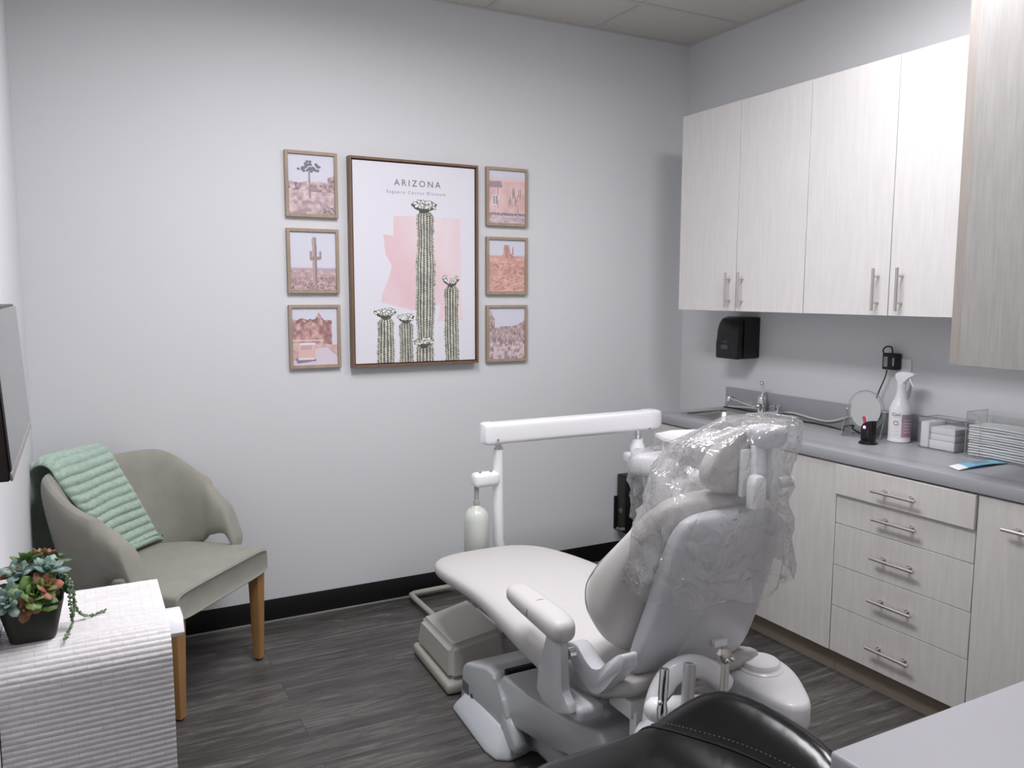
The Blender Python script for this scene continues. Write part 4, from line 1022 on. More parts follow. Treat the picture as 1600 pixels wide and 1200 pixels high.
for i in range(N+1):
    tt = -1+2*i/N; a = abs(tt)
    x, y = cen[i]; p0 = Vector((*cen[max(i-1, 0)], 0)); p1 = Vector((*cen[min(i+1, N)], 0)); tg = (p1-p0).normalized(); on = Vector((tg.y, -tg.x, 0))*-1
    if on.dot(Vector((x, y+0.0001, 0))) < 0: on = -on
    def sst(e0, e1, v): v = max(0, min(1, (v-e0)/(e1-e0))); return v*v*(3-2*v)
    top = 0.835 - 0.150*sst(0.26, 0.60, a) - 0.06*sst(0.55, 0.85, a) - 0.120*sst(0.80, 1.0, a)**1.2
    low = 0.40 + 0.09*sst(0.35, 0.60, a) + 0.01*sst(0.6, 0.75, a) - 0.06*sst(0.80, 1.0, a)
    th = 0.038 + 0.004*sst(0.4, 0.6, a)
    if a > 0.975: top -= 0.01; low += 0.01; th *= 0.7
    lean = 0.20
    r = []
    for k in range(16):
        ang = 2*PI*k/16; ca, sa = math.cos(ang), math.sin(ang); e = 3.2
        zz_ = (top+low)/2+(top-low)/2*math.copysign(abs(sa)**(2/e), sa)
        o_ = th*math.copysign(abs(ca)**(2/2.2), ca)
        ln = lean*(zz_-0.45)*(1-0.55*sst(0.4, 0.7, a))
        pt = Vector((x, y, zz_))+on*(o_+ln)
        r.append(bm.verts.new(pt))
    rings.append(r)
skin(bm, rings); L('back_and_arms', bm, M_fabric, mods=SUB(1))
def leg(bm, x, y, dx, dy, z1=0.36):
    w0, w1 = 0.016, 0.024
    loft(bm, [((x+dx, y+dy, 0.008), (w0, 0, 0), (0, w0, 0), 12), ((x, y, z1), (w1, 0, 0), (0, w1, 0), 12)], 16)
for (x, y, dx, dy) in ((0.245, -0.232, 0.0, 0.0), (-0.245, -0.232, 0.0, 0.0), (0.19, 0.18, 0.03, 0.05), (-0.19, 0.18, -0.03, 0.05)):
    bm = B(); leg(bm, x, y, dx, dy); lg = L('leg', bm, M_oak)
    bm = B(); lathe(bm, [(0.013, 0), (0.013, 0.008)], (x+dx, y+dy, 0), 12); L('foot_glide', bm, M_blackm, lg)
# throw draped over the back (top level, same local frame)
th = thing('throw_blanket', 'mint green ribbed plush throw draped over the back of the armchair', 'blanket', (-2.772, -0.388, 0), math.radians(47))
thick = 0.017
# profile (y, z) from behind, over the top, down the front onto the seat
pf = [(0.388, 0.40), (0.385, 0.60), (0.392, 0.78), (0.385, 0.842), (0.350, 0.868), (0.312, 0.868), (0.278, 0.838), (0.255, 0.76), (0.228, 0.66), (0.212, 0.58), (0.200, 0.52), (0.190, 0.492), (0.165, 0.482)]
P = spline([(0, a, b) for a, b in pf], 26); acc = 0; S = [0]
for a, b in zip(P, P[1:]): acc += (b-a).length; S.append(acc)
bm = B(); NX = 40; gridt = []; gridb = []
period = 0.034
for i, p in enumerate(P):
    tg = (P[min(i+1, len(P)-1)]-P[max(i-1, 0)]).normalized(); nn = Vector((0, -tg.z, tg.y)); nn = nn if nn.dot(p-Vector((0, 0.2, 0.4))) > 0 or True else -nn
    nn = Vector((0, tg.z, -tg.y)) * (1)
    # outward: away from the chair back centre line
    cref = Vector((0, 0.31, min(p.z, 0.80))) if p.y > 0.2 else Vector((0, p.y, 0.3))
    if nn.dot(p-cref) < 0: nn = -nn
    f_ = S[i]/S[-1]
    gg = max(0, (S[i]-0.58)/(S[-1]-0.58)); x0 = -0.225+0.26*gg**1.3; x1 = 0.085+0.115*gg+0.008*math.sin(f_*9)
    row = []; rowb = []
    for k in range(NX+1):
        g_ = k/NX; x = x0+(x1-x0)*g_
        sw = S[i]+0.012*noise.noise(Vector((x*6, S[i]*3, 1)))+0.02*g_
        rib = abs(math.sin(PI*sw/period))**0.6
        tuft = 0.002*noise.noise(Vector((x*90, S[i]*90, 3)))
        edge = min(1, min(g_, 1-g_)*14)
        # follow the rounded plan of the back
        bend = -0.42*max(0, abs(x)-0.14)**1.25*1.0 if p.y > 0.17 else 0
        d = thick*0.15+thick*(0.10+0.85*rib)*edge**0.5+tuft
        dropz = -1.1*max(0, abs(x)-0.17)**1.6*(1 if p.z > 0.6 else 0)
        row.append(bm.verts.new((x, p.y+bend+nn.y*d, p.z+nn.z*d+dropz)))
        rowb.append(bm.verts.new((x, p.y+bend-nn.y*0.002, p.z-nn.z*0.002+dropz)))
    gridt.append(row); gridb.append(rowb)
n1 = len(gridt)
for i in range(n1-1):
    for k in range(NX):
        bm.faces.new((gridt[i][k], gridt[i][k+1], gridt[i+1][k+1], gridt[i+1][k])); bm.faces.new((gridb[i][k], gridb[i+1][k], gridb[i+1][k+1], gridb[i][k+1]))
    bm.faces.new((gridt[i][0], gridt[i+1][0], gridb[i+1][0], gridb[i][0])); bm.faces.new((gridt[i][NX], gridb[i][NX], gridb[i+1][NX], gridt[i+1][NX]))
for k in range(NX):
    bm.faces.new((gridt[0][k], gridb[0][k], gridb[0][k+1], gridt[0][k+1])); bm.faces.new((gridt[-1][k], gridt[-1][k+1], gridb[-1][k+1], gridb[-1][k]))
L('blanket_fabric', bm, M_throw, th, smooth=180)

# ------------------------------------------------------------------ DENTAL CHAIR (axis along y, head towards the camera)
CX0 = -1.615
dc = thing('dental_chair', 'ivory and white dental patient chair in the middle of the room', 'dental chair', (CX0, -1.4, 0))
def D(name, bm, m_, p=dc, **k): return obj(name, bm, m_, p, **k)
# seat and leg rest cushion
bm = B()
ss = [(-0.705, 0.40, 0.425, 0.10, 2.6), (-0.715, 0.385, 0.435, 0.17, 3), (-0.76, 0.375, 0.447, 0.22, 3.2), (-0.85, 0.38, 0.462, 0.252, 3.4), (-1.0, 0.395, 0.478, 0.262, 3.4), (-1.15, 0.41, 0.492, 0.266, 3.4),
      (-1.28, 0.405, 0.500, 0.268, 3.2), (-1.40, 0.385, 0.500, 0.272, 3.0), (-1.52, 0.36, 0.497, 0.275, 2.9), (-1.66, 0.335, 0.498, 0.272, 3.0), (-1.80, 0.335, 0.502, 0.262, 3.2), (-1.92, 0.37, 0.508, 0.24, 3.2), (-1.96, 0.40, 0.50, 0.22, 3)]
loft(bm, [((CX0, y, (a+b)/2), (hw, 0, 0), (0, 0, (b-a)/2), e) for y, a, b, hw, e in ss], 40)
D('seat_cushion', bm, M_uph, smooth=180, mods=SUB(1))
# seat pan (beige) under the rear
bm = B()
loft(bm, [((CX0, y, z), (hw, 0, 0), (0, 0, h_), 3.5) for y, z, hw, h_ in ((-1.62, 0.345, 0.225, 0.03), (-1.72, 0.36, 0.238, 0.04), (-1.90, 0.425, 0.245, 0.04), (-2.02, 0.47, 0.242, 0.035), (-2.06, 0.485, 0.22, 0.022))], 36)
D('seat_pan', bm, M_uph2, smooth=180, mods=SUB(1))
# back rest
lean = math.radians(17.5); Bo = Vector((CX0, -1.985, 0.535)); BU = Vector((0, -math.sin(lean), math.cos(lean))); BN = Vector((0, math.cos(lean), math.sin(lean)))  # BN points to the patient's side (+y)
BR = Vector((1, 0, 0))
def bk(u, w, n): return Bo+BR*u+BU*w+BN*n
bm = B()
secs = []
for w, hw, n0, n1, e in ((-0.035, 0.10, 0.03, 0.10, 2.5), (-0.02, 0.19, 0.012, 0.160, 2.8), (0.03, 0.230, 0.0, 0.205, 3.0), (0.10, 0.242, 0.0, 0.225, 3.0), (0.17, 0.238, 0.0, 0.205, 2.9),
                         (0.24, 0.228, 0.0, 0.165, 2.8), (0.31, 0.212, 0.0, 0.125, 2.8), (0.37, 0.192, 0.0, 0.100, 2.7), (0.415, 0.165, 0.003, 0.085, 2.6), (0.437, 0.12, 0.012, 0.07, 2.5), (0.444, 0.05, 0.03, 0.055, 2.2)):
    secs.append((bk(0, w, (n0+n1)/2), BR*hw, BN*((n1-n0)/2), e))
loft(bm, secs, 40)
D('back_cushion', bm, M_uph2, smooth=180, mods=SUB(1))
# piping lines on the cushion side
bm = B()
ST = [(-0.02, 0.19, 0.012, 0.160, 2.8), (0.03, 0.230, 0.0, 0.205, 3.0), (0.10, 0.242, 0.0, 0.225, 3.0), (0.17, 0.238, 0.0, 0.205, 2.9), (0.24, 0.228, 0.0, 0.165, 2.8), (0.31, 0.212, 0.0, 0.125, 2.8), (0.37, 0.192, 0.0, 0.100, 2.7), (0.415, 0.165, 0.003, 0.085, 2.6)]
pp_ = []
for w, hw, n0, n1, e in ST:
    a = math.radians(28); hh = (n1-n0)/2
    pp_.append(bk(-(hw*math.cos(a)**(2/e))*0.992, w, (n0+n1)/2+hh*math.sin(a)**(2/e)*0.98))
tube(bm, pp_, 0.0022, 6, 6)
D('piping', bm, M_uph)
# rear shell
bm = B()
outline = [(-0.02, 0.165), (-0.035, 0.10), (-0.035, -0.10), (-0.02, -0.165)]
secs = []
for w, hw, th_, e in ((-0.045, 0.135, 0.012, 3), (-0.04, 0.172, 0.022, 3.2), (-0.01, 0.192, 0.034, 3.6), (0.06, 0.190, 0.040, 3.8), (0.16, 0.184, 0.042, 3.8), (0.26, 0.182, 0.042, 3.8), (0.33, 0.178, 0.040, 3.6), (0.385, 0.168, 0.035, 3.4), (0.415, 0.150, 0.026, 3), (0.430, 0.115, 0.014, 2.6)):
    secs.append((bk(0.02 if w > 0.2 else 0.02*max(0, w)/0.2, w, -0.022), BR*hw, BN*th_, e))
loft(bm, secs, 44)
sh = D('back_shell', bm, M_shell, smooth=180, mods=SUB(1))
# raised Y channel on the shell and label clip
bm = B()
loft(bm, [(bk(u_, w, n_), BR*hw, BN*0.012, 3) for w, hw, u_, n_ in ((-0.035, 0.115, 0.035, -0.050), (0.02, 0.120, 0.040, -0.057), (0.09, 0.105, 0.050, -0.060), (0.16, 0.085, 0.055, -0.058), (0.26, 0.065, 0.055, -0.053), (0.34, 0.04, 0.055, -0.046))], 24)
D('shell_rib', bm, M_shell, smooth=180, mods=SUB(1))
bm = B(); c = bk(0.045, 0.055, -0.078)
prism(bm, [(c.x-0.022, c.z-0.009), (c.x+0.022, c.z-0.009), (c.x+0.022, c.z+0.009), (c.x-0.022, c.z+0.009)], 'y', c.y-0.008, c.y+0.008, 0.003, 2); D('clip', bm, M_white)
# hinge band linking seat and back, left side and right side
bm = B()
for s in (-1, 1):
    x = CX0+s*0.262
    if s > 0: continue
    hp_ = [(-1.80, 0.515), (-1.862, 0.535), (-1.914, 0.508), (-1.959, 0.503), (-2.000, 0.540), (-2.066, 0.592), (-2.075, 0.560), (-2.043, 0.525), (-1.989, 0.462), (-1.945, 0.435), (-1.890, 0.450), (-1.83, 0.485)]
    pts = [(p.x, p.y) for p in spline([(a, b, 0) for a, b in hp_], 4, closed=True)]
    a, b = sorted((x, x-s*0.045)); prism(bm, pts, 'x', a, b, 0.005, 2)
D('hinge_band', bm, M_shell, smooth=50)
# headrest
hl = math.radians(8); HO = Vector((CX0+0.078, -2.125, 1.03))
bm = B(); secs = []
for w, hw, n, hn, e in ((-0.062, 0.050, 0.03, 0.02, 2.6), (-0.050, 0.092, 0.03, 0.032, 3.2), (-0.018, 0.118, 0.028, 0.038, 3.6), (0.02, 0.115, 0.022, 0.038, 3.6), (0.062, 0.094, 0.014, 0.034, 3.2), (0.095, 0.070, 0.006, 0.028, 3), (0.112, 0.045, 0.0, 0.016, 2.6)):
    secs.append((HO+Vector((-0.01, n+0.0*w, w)), (hw, 0, 0), (0, hn, 0), e))
loft(bm, secs, 36); D('headrest_cushion', bm, M_uph2, smooth=180, mods=SUB(1))
bm = B()
loft(bm, [((HO.x+0.02, HO.y-0.035, HO.z+z), (hw, 0, 0), (0, hn, 0), 3.6) for z, hw, hn in ((0.060, 0.036, 0.020), (0.070, 0.046, 0.034), (0.09, 0.052, 0.038), (0.110, 0.052, 0.036), (0.120, 0.040, 0.024))], 30)
D('headrest_yoke', bm, M_shell, smooth=180, mods=SUB(1))
bm = B()
for dx in (-0.012, 0.045): box(bm, HO.x+dx-0.014, HO.x+dx+0.014, HO.y-0.050, HO.y-0.028, HO.z-0.075, HO.z+0.075, 0.006, 3)
box(bm, HO.x-0.05, HO.x+0.075, HO.y-0.030, HO.y-0.015, HO.z-0.06, HO.z+0.06, 0.006, 2)
D('headrest_post', bm, M_white)
bm = B()
prism(bm, [(HO.x-0.046, HO.z-0.085), (HO.x-0.010, HO.z-0.085), (HO.x-0.004, HO.z-0.015), (HO.x-0.018, HO.z+0.002), (HO.x-0.040, HO.z+0.0), (HO.x-0.048, HO.z-0.020)], 'y', HO.y-0.072, HO.y-0.040, 0.007, 3)
D('headrest_lever', bm, M_white)
bm = B(); cyl(bm, (HO.x+0.055, HO.y-0.045, HO.z-0.03), (HO.x+0.10, HO.y-0.045, HO.z-0.03), 0.014); D('headrest_knob', bm, M_white)
# armrest (left side, the one in view)
def armrest(s):
    x = CX0+s*0.305
    bm = B(); A0, A1 = Vector((x+s*-0.018, -1.560, 0.592)), Vector((x+s*0.012, -1.905, 0.598)); secs = []
    for f_, hw, hz_ in ((0.0, 0.018, 0.012), (0.02, 0.034, 0.024), (0.08, 0.041, 0.029), (0.45, 0.043, 0.031), (0.80, 0.043, 0.034), (0.93, 0.040, 0.036), (0.985, 0.028, 0.026), (1.0, 0.012, 0.012)):
        c = A0.lerp(A1, f_); c.z -= 0.012*max(0, f_-0.8)*5*0.5
        secs.append((c, (hw, 0, 0), (0, 0, hz_), 2.6))
    loft(bm, secs, 28); pad = D('armrest_pad', bm, M_uph, smooth=180, mods=SUB(1))
    bm = B(); c = A0.lerp(A1, 0.52); tube(bm, [(c.x+0.0438*math.cos(a), c.y-0.02*math.sin(a)*0, c.z+0.0318*math.sin(a)) for a in np.linspace(-0.3, PI+0.3, 21)], 0.0009, 5); D('pad_seam', bm, mat('seam_dark', (0.12, 0.11, 0.10), 0.7), pad)
    bm = B()
    pts = [(-1.812, 0.572), (-1.888, 0.572), (-1.888, 0.50), (-1.888, 0.43), (-1.925, 0.412), (-1.935, 0.388), (-1.87, 0.358), (-1.795, 0.358), (-1.757, 0.38), (-1.766, 0.447), (-1.795, 0.51)]
    a, b = sorted((x-0.020, x+0.004)); prism(bm, pts, 'x', a, b, 0.006, 3)
    D('armrest_support', bm, M_shell, smooth=50)
    bm = B(); xi = CX0+s*0.22
    a, b = sorted((x, xi)); box(bm, a, b, -1.945, -1.815, 0.356, 0.402, 0.016, 4)
    D('support_foot', bm, M_shell)
    bm = B(); cyl(bm, (x-0.03*s, -1.87, 0.52), (x-0.012*s, -1.87, 0.52), 0.016); D('support_knob', bm, M_chrome)
armrest(-1)
# --- base: lower link cover, housing, plate
bm = B()
pts = [(-1.37, 0.225), (-1.40, 0.245), (-1.55, 0.248), (-1.80, 0.285), (-1.95, 0.33), (-1.985, 0.30), (-1.97, 0.245), (-1.90, 0.215), (-1.72, 0.165), (-1.60, 0.135), (-1.48, 0.10), (-1.38, 0.10)]
prism(bm, pts, 'x', -1.858, -1.44, 0.016, 4); D('lift_arm_cover', bm, M_base, smooth=50)
bm = B()
pts = [(-1.09, 0.03), (-1.11, 0.16), (-1.14, 0.185), (-1.30, 0.235), (-1.355, 0.235), (-1.365, 0.21), (-1.43, 0.175), (-1.455, 0.13), (-1.455, 0.03)]
prism(bm, pts, 'x', -1.872, -1.42, 0.018, 4)
D('pump_housing', bm, M_base, smooth=50)
bm = B()   # rear lip of the housing: rounded toe
loft(bm, [((-1.855, y, z), (0.022, 0, 0), (0, 0, hz_), 2.6) for y, z, hz_ in ((-1.42, 0.09, 0.055), (-1.47, 0.075, 0.045), (-1.505, 0.062, 0.032), (-1.52, 0.058, 0.014))], 20); D('housing_toe', bm, M_base, smooth=180)
bm = B(); box(bm, -1.8735, -1.8715, -1.165, -1.115, 0.075, 0.115, 0.0008, 1); D('display', bm, mat('display_grey', (0.13, 0.14, 0.17), 0.3))
bm = B(); cyl(bm, (-1.8735, -1.19, 0.083), (-1.8712, -1.19, 0.083), 0.009); D('power_button', bm, mat('teal_button', (0.01, 0.09, 0.08), 0.3))
bm = B(); box(bm, -1.83, -1.60, -1.372, -1.356, 0.200, 0.2425); D('bellows', bm, M_grout)
bm = B()   # floor plate with sloping skirt
plate = [(-1.905, -1.10), (-1.925, -1.40), (-1.915, -1.46), (-1.88, -1.485), (-1.83, -1.478), (-1.79, -1.465), (-1.765, -1.49), (-1.755, -1.56), (-1.70, -1.60), (-1.50, -1.60), (-1.42, -1.50), (-1.40, -1.10)]
ring0 = [bm.verts.new((x, y, 0.001)) for x, y in plate]; ring1 = [bm.verts.new((x, y, 0.012)) for x, y in plate]
def shr(x, y, k): return (-1.65+(x+1.65)*k[0], -1.32+(y+1.32)*k[1])
ring2 = [bm.verts.new((*shr(x, y, (0.97, 0.96)), 0.030)) for x, y in plate]; ring3 = [bm.verts.new((*shr(x, y, (0.84, 0.80)), 0.085)) for x, y in plate]
skin(bm, [ring0, ring1, ring2, ring3]); D('base_plate', bm, mat('base_plate_grey', (0.56, 0.60, 0.62), 0.4), smooth=60, mods=[('BEVEL', dict(width=0.006, segments=2, limit_method='ANGLE'))])
bm = B(); cyl(bm, (CX0, -1.75, 0.10), (CX0, -1.75, 0.36), 0.07, 24); box(bm, -1.80, -1.45, -2.0, -1.45, 0.02, 0.10, 0.02, 3); D('column', bm, M_base)
bm = B()   # white cable brackets behind
box(bm, -1.80, -1.765, -2.03, -2.00, 0.235, 0.40, 0.004, 2); box(bm, -1.755, -1.70, -2.05, -2.03, 0.24, 0.36, 0.005, 2); box(bm, -1.755, -1.70, -2.05, -1.98, 0.35, 0.36, 0.003, 2)
box(bm, -1.81, -1.68, -2.02, -1.92, 0.38, 0.43, 0.006, 2); D('cable_bracket', bm, M_white)

# toe-board junction box at the foot end
jb = thing('junction_box', 'grey-beige plastic utility box on the floor under the leg rest', 'utility box', (-1.64, -0.82, 0))
bm = B()
o0 = [(-1.865, -0.60), (-1.885, -1.01), (-1.62, -1.02), (-1.60, -0.60)]
prism(bm, o0, 'z', 0.001, 0.045, 0.015, 3); obj('rim', bm, M_beige, jb)
bm = B()
b0 = [(-1.850, -0.60), (-1.868, -0.995), (-1.62, -1.00), (-1.60, -0.585)]; b1 = [(-1.845, -0.64), (-1.855, -0.965), (-1.63, -0.955), (-1.61, -0.60)]
v0 = [bm.verts.new((x, y, 0.045)) for x, y in b0]; v1 = [bm.verts.new((x, y, z)) for (x, y), z in zip(b1, (0.165, 0.165, 0.19, 0.19))]
skin(bm, [v0, v1]); bmesh.ops.bevel(bm, geom=list(bm.edges), offset=0.018, segments=3, affect='EDGES'); obj('cover', bm, M_greyp, jb)
# foot control frame
bm = B(); tube(bm, [(-1.45, -0.045, 0.03), (-1.62, -0.05, 0.03), (-1.655, -0.06, 0.03), (-1.665, -0.10, 0.03), (-1.665, -0.42, 0.03), (-1.66, -0.50, 0.03), (-1.63, -0.54, 0.03)], 0.013, 12, 6)
fc = tag(obj('foot_control', bm, M_beige), 'beige tubular foot control frame on the floor near the baseboard', 'foot control')
bm = B(); box(bm, -1.645, -1.45, -0.56, -0.35, 0.0, 0.03, 0.008); obj('pedal_plate', bm, M_beige, fc)

# ------------------------------------------------------------------ delivery arm on a post
PY = -0.60
da = thing('instrument_stand', 'white post and horizontal arm carrying the dental delivery unit', 'delivery arm', (-1.47, PY, 0))
def A_(name, bm, m_, p=da, **k): return obj(name, bm, m_, p, **k)
bm = B(); tube(bm, [(-1.455, PY, 0.02), (-1.455, PY, 0.37), (-1.470, PY, 0.42), (-1.470, PY, 0.815)], 0.0235, 20, rs=[0.026, 0.026, 0.0235, 0.0215]); A_('post', bm, M_white)
bm = B(); lathe(bm, [(0.016, 0), (0.016, 0.045)], (-1.470, PY, 0.8155), 20); lathe(bm, [(0.0205, 0), (0.0205, 0.01)], (-1.470, PY, 0.8155), 20); A_('post_collar', bm, M_chrome)
bm = B()
secs = [((x, PY, 0.886+0.001*(x+1.54)*0), (0, 0.040*k, 0), (0, 0, 0.048*k), 5) for x, k in ((-1.545, 0.80), (-1.537, 0.95), (-1.525, 1.0), (-1.50, 1.0), (-1.499, 0.955), (-0.705, 0.955), (-0.703, 1.0), (-0.665, 1.0), (-0.645, 0.97), (-0.632, 0.84), (-0.627, 0.6))]
loft(bm, secs, 36)
A_('spring_arm', bm, M_white, smooth=45)
bm = B(); 
for x, z in ((-1.49, 0.862), (-0.705, 0.850)): cyl(bm, (x, PY-0.0405, z), (x, PY-0.0365, z), 0.005)
A_('arm_screw', bm, M_steel)
bm = B(); box(bm, -1.590, -1.470, PY-0.03, PY+0.03, 0.662, 0.724, 0.02, 4); A_('bottle_bracket', bm, M_white)
bm = B(); cyl(bm, (-1.572, PY, 0.600), (-1.572, PY, 0.662), 0.010); lathe(bm, [(0.012, 0.58), (0.014, 0.60), (0.01, 0.61)], (-1.572, PY, 0)); A_('bottle_coupling', bm, mat('smoky_plastic', (0.35, 0.35, 0.34), 0.2))
bm = B(); cyl(bm, (-1.56, PY-0.01, 0.724), (-1.56, PY-0.01, 0.729), 0.006); cyl(bm, (-1.51, PY-0.01, 0.724), (-1.51, PY-0.01, 0.729), 0.006); A_('bracket_button', bm, M_steel)
bm = B(); cyl(bm, (-0.745, PY, 0.795), (-0.745, PY, 0.842), 0.017); lathe(bm, [(0.021, 0.812), (0.021, 0.822)], (-0.745, PY, 0)); A_('drop_collar', bm, M_chrome)
bm = B(); lathe(bm, [(0.034, 0.735), (0.034, 0.77), (0.027, 0.78), (0.026, 0.80)], (-0.745, PY, 0), 24); A_('drop_hub', bm, M_white)
bm = B(); box(bm, -0.800, -0.680, -0.76, PY+0.045, 0.685, 0.738, 0.016, 4); A_('knuckle', bm, M_white)
wb = B(); lathe(wb, [(0.012, 0.3801), (0.05, 0.3801), (0.053, 0.39), (0.053, 0.52), (0.050, 0.545), (0.036, 0.568), (0.018, 0.578), (0.013, 0.585)], (-1.572, PY, 0), 28)
tag(obj('water_bottle', wb, mat('milky_bottle', (0.60, 0.63, 0.57), 0.3, coat=0.2)), 'milky white water bottle hanging from the bracket beside the post', 'bottle')
# delivery head
dh = thing('delivery_unit', 'white dental delivery unit with a tray, beyond the patient chair', 'delivery unit', (-0.82, -0.9, 0.6))
def U_(name, bm, m_, p=dh, **k): return obj(name, bm, m_, p, **k)
bm = B(); loft(bm, [((-0.80, y, z), (hw, 0, 0), (0, 0, hz_), 4.5) for y, z, hw, hz_ in ((-0.762, 0.725, 0.09, 0.030), (-0.775, 0.728, 0.125, 0.044), (-0.82, 0.735, 0.14, 0.050), (-1.0, 0.762, 0.145, 0.050), (-1.08, 0.772, 0.14, 0.045), (-1.095, 0.775, 0.12, 0.03))], 36); U_('head_body', bm, M_white, smooth=180)
bm = B(); pts = [(-0.985, -0.985), (-0.880, -0.955), (-0.720, -1.000), (-0.70, -1.10), (-0.74, -1.22), (-0.88, -1.265), (-1.00, -1.20), (-1.02, -1.08)]
pts = [(x+0.055, y) for x, y in pts]; zt = 0.895
rr0 = [bm.verts.new((-0.805+(x+0.805)*0.82, -1.10+(y+1.10)*0.82, zt-0.012)) for x, y in pts]; rr1 = [bm.verts.new((x, y, zt)) for x, y in pts]; rr2 = [bm.verts.new((-0.805+(x+0.805)*1.06, -1.10+(y+1.10)*1.06, zt+0.004)) for x, y in pts]
rr3 = [bm.verts.new((-0.805+(x+0.805)*1.06, -1.10+(y+1.10)*1.06, zt-0.008)) for x, y in pts]; rr4 = [bm.verts.new((-0.805+(x+0.805)*0.82, -1.10+(y+1.10)*0.82, zt-0.022)) for x, y in pts]
skin(bm, [rr0, rr1, rr2, rr3, rr4]); U_('tray', bm, M_white)
bm = B(); cyl(bm, (-0.93, -1.04, 0.79), (-0.93, -1.04, 0.878), 0.014); cyl(bm, (-0.80, -1.04, 0.79), (-0.80, -1.04, 0.878), 0.014); U_('tray_post', bm, M_white)
bm = B(); box(bm, -0.955, -0.65, -1.15, -1.0, 0.62, 0.735, 0.02, 3); U_('handpiece_holder', bm, M_white)
bm = B()
for k in range(4):
    x = -0.92+0.075*k
    tube(bm, [(x, -1.12, 0.66), (x, -1.16, 0.56), (x+0.01, -1.12, 0.45), (x+0.03, -1.02, 0.42), (x+0.02, -0.92, 0.50), (x, -0.88, 0.70)], 0.006, 8, 6)
U_('handpiece_hose', bm, mat('hose_grey', (0.42, 0.44, 0.43), 0.4))
bm = B(); lathe(bm, [(0.010, -0.03), (0.022, -0.02), (0.027, 0.0), (0.024, 0.018), (0, 0.026)], (-1.02, -1.32, 0.80), 20, (-0.6, -0.8, 0.1)); cyl(bm, (-1.00, -1.29, 0.80), (-0.86, -1.08, 0.77), 0.014); U_('handle_knob', bm, M_white)

# ------------------------------------------------------------------ clear covers
def crumple(co, amp, f, seed):
    n = noise.noise_vector(Vector((co[0]*f+seed, co[1]*f, co[2]*f*0.7)))
    def rg(k, q): return 1-abs(noise.noise(Vector((co[0]*f*k+seed+q, co[1]*f*k, co[2]*f*k*0.6+q))))*2.2
    r = max(0, rg(1.0, 3))**3*0.9+max(0, rg(2.1, 7))**4*0.55
    d = Vector((co[0]-CX0, co[1]+2.05, 0)).normalized() if co[1] < -1.6 else Vector((co[0]+0.82, co[1]+0.96, 0)).normalized()
    return Vector(co)+n*amp*0.8+d*(r-0.4)*amp*1.1
def bag(name, secs, seg, amp, f, seed, label, sub=1, capend=True):
    bm = B(); rings = []
    rs_ = []
    for (c, U, V, e) in secs: rs_.append((Vector(c), Vector(U), Vector(V), e))
    # interpolate sections
    fine = []
    for i in range(len(rs_)-1):
        for k in range(6):
            f_ = k/6; a, b = rs_[i], rs_[i+1]; fine.append((a[0].lerp(b[0], f_), a[1].lerp(b[1], f_), a[2].lerp(b[2], f_), a[3]*(1-f_)+b[3]*f_))
    fine.append(rs_[-1])
    for i, (c, U, V, e) in enumerate(fine):
        r = []
        for k in range(seg):
            a = 2*PI*k/seg; ca, sa = math.cos(a), math.sin(a)
            p = c+U*math.copysign(abs(ca)**(2/e), ca)+V*math.copysign(abs(sa)**(2/e), sa)
            # vertical pleats
            p = p+(p-c).normalized()*0.006*math.sin(a*9+i*0.12+seed)*min(1, i/6)
            r.append(bm.verts.new(crumple(p, amp, f, seed)))
        rings.append(r)
    skin(bm, rings, False)
    if capend: bm.faces.new(rings[0][::-1])
    o = obj(name, bm, M_film, smooth=180)
    return tag(o, label, 'plastic cover')
S_ = Vector
bag('plastic_cover', [((CX0+0.095, -2.165, 1.172), (0.070, 0, 0), (0, 0.050, 0), 2.4), ((CX0+0.070, -2.155, 1.158), (0.110, 0, 0), (0, 0.080, 0), 2.4), ((CX0+0.020, -2.135, 1.11), (0.165, 0, 0), (0, 0.105, 0), 2.4),
                      ((CX0+0.00, -2.115, 1.03), (0.188, 0, 0), (0, 0.115, 0), 2.4), ((CX0-0.005, -2.100, 0.94), (0.198, 0, 0), (0, 0.118, 0), 2.6), ((CX0+0.0, -2.080, 0.87), (0.212, 0, 0), (0, 0.128, 0.0), 2.8),
                      ((CX0+0.0, -2.070, 0.80), (0.232, 0, 0.02), (0, 0.145, 0.0), 2.8), ((CX0+0.01, -2.060, 0.745), (0.225, 0, 0.015), (0, 0.150, 0.01), 2.8)], 110, 0.017, 9, 3.1,
    'clear crinkled plastic cover over the headrest and upper back')
bag('plastic_sleeve', [((-0.82, -0.96, 0.80), (0.16, 0, 0), (0, 0.17, 0), 3), ((-0.82, -0.96, 0.76), (0.175, 0, 0), (0, 0.185, 0), 3), ((-0.82, -0.96, 0.66), (0.17, 0, 0), (0, 0.18, 0), 2.8), ((-0.81, -0.96, 0.52), (0.155, 0, 0), (0, 0.16, 0), 2.6), ((-0.79, -0.96, 0.40), (0.12, 0, 0), (0, 0.12, 0), 2.4)], 70, 0.018, 10, 8.2,
    'clear plastic sleeve hanging from the delivery unit', capend=False)

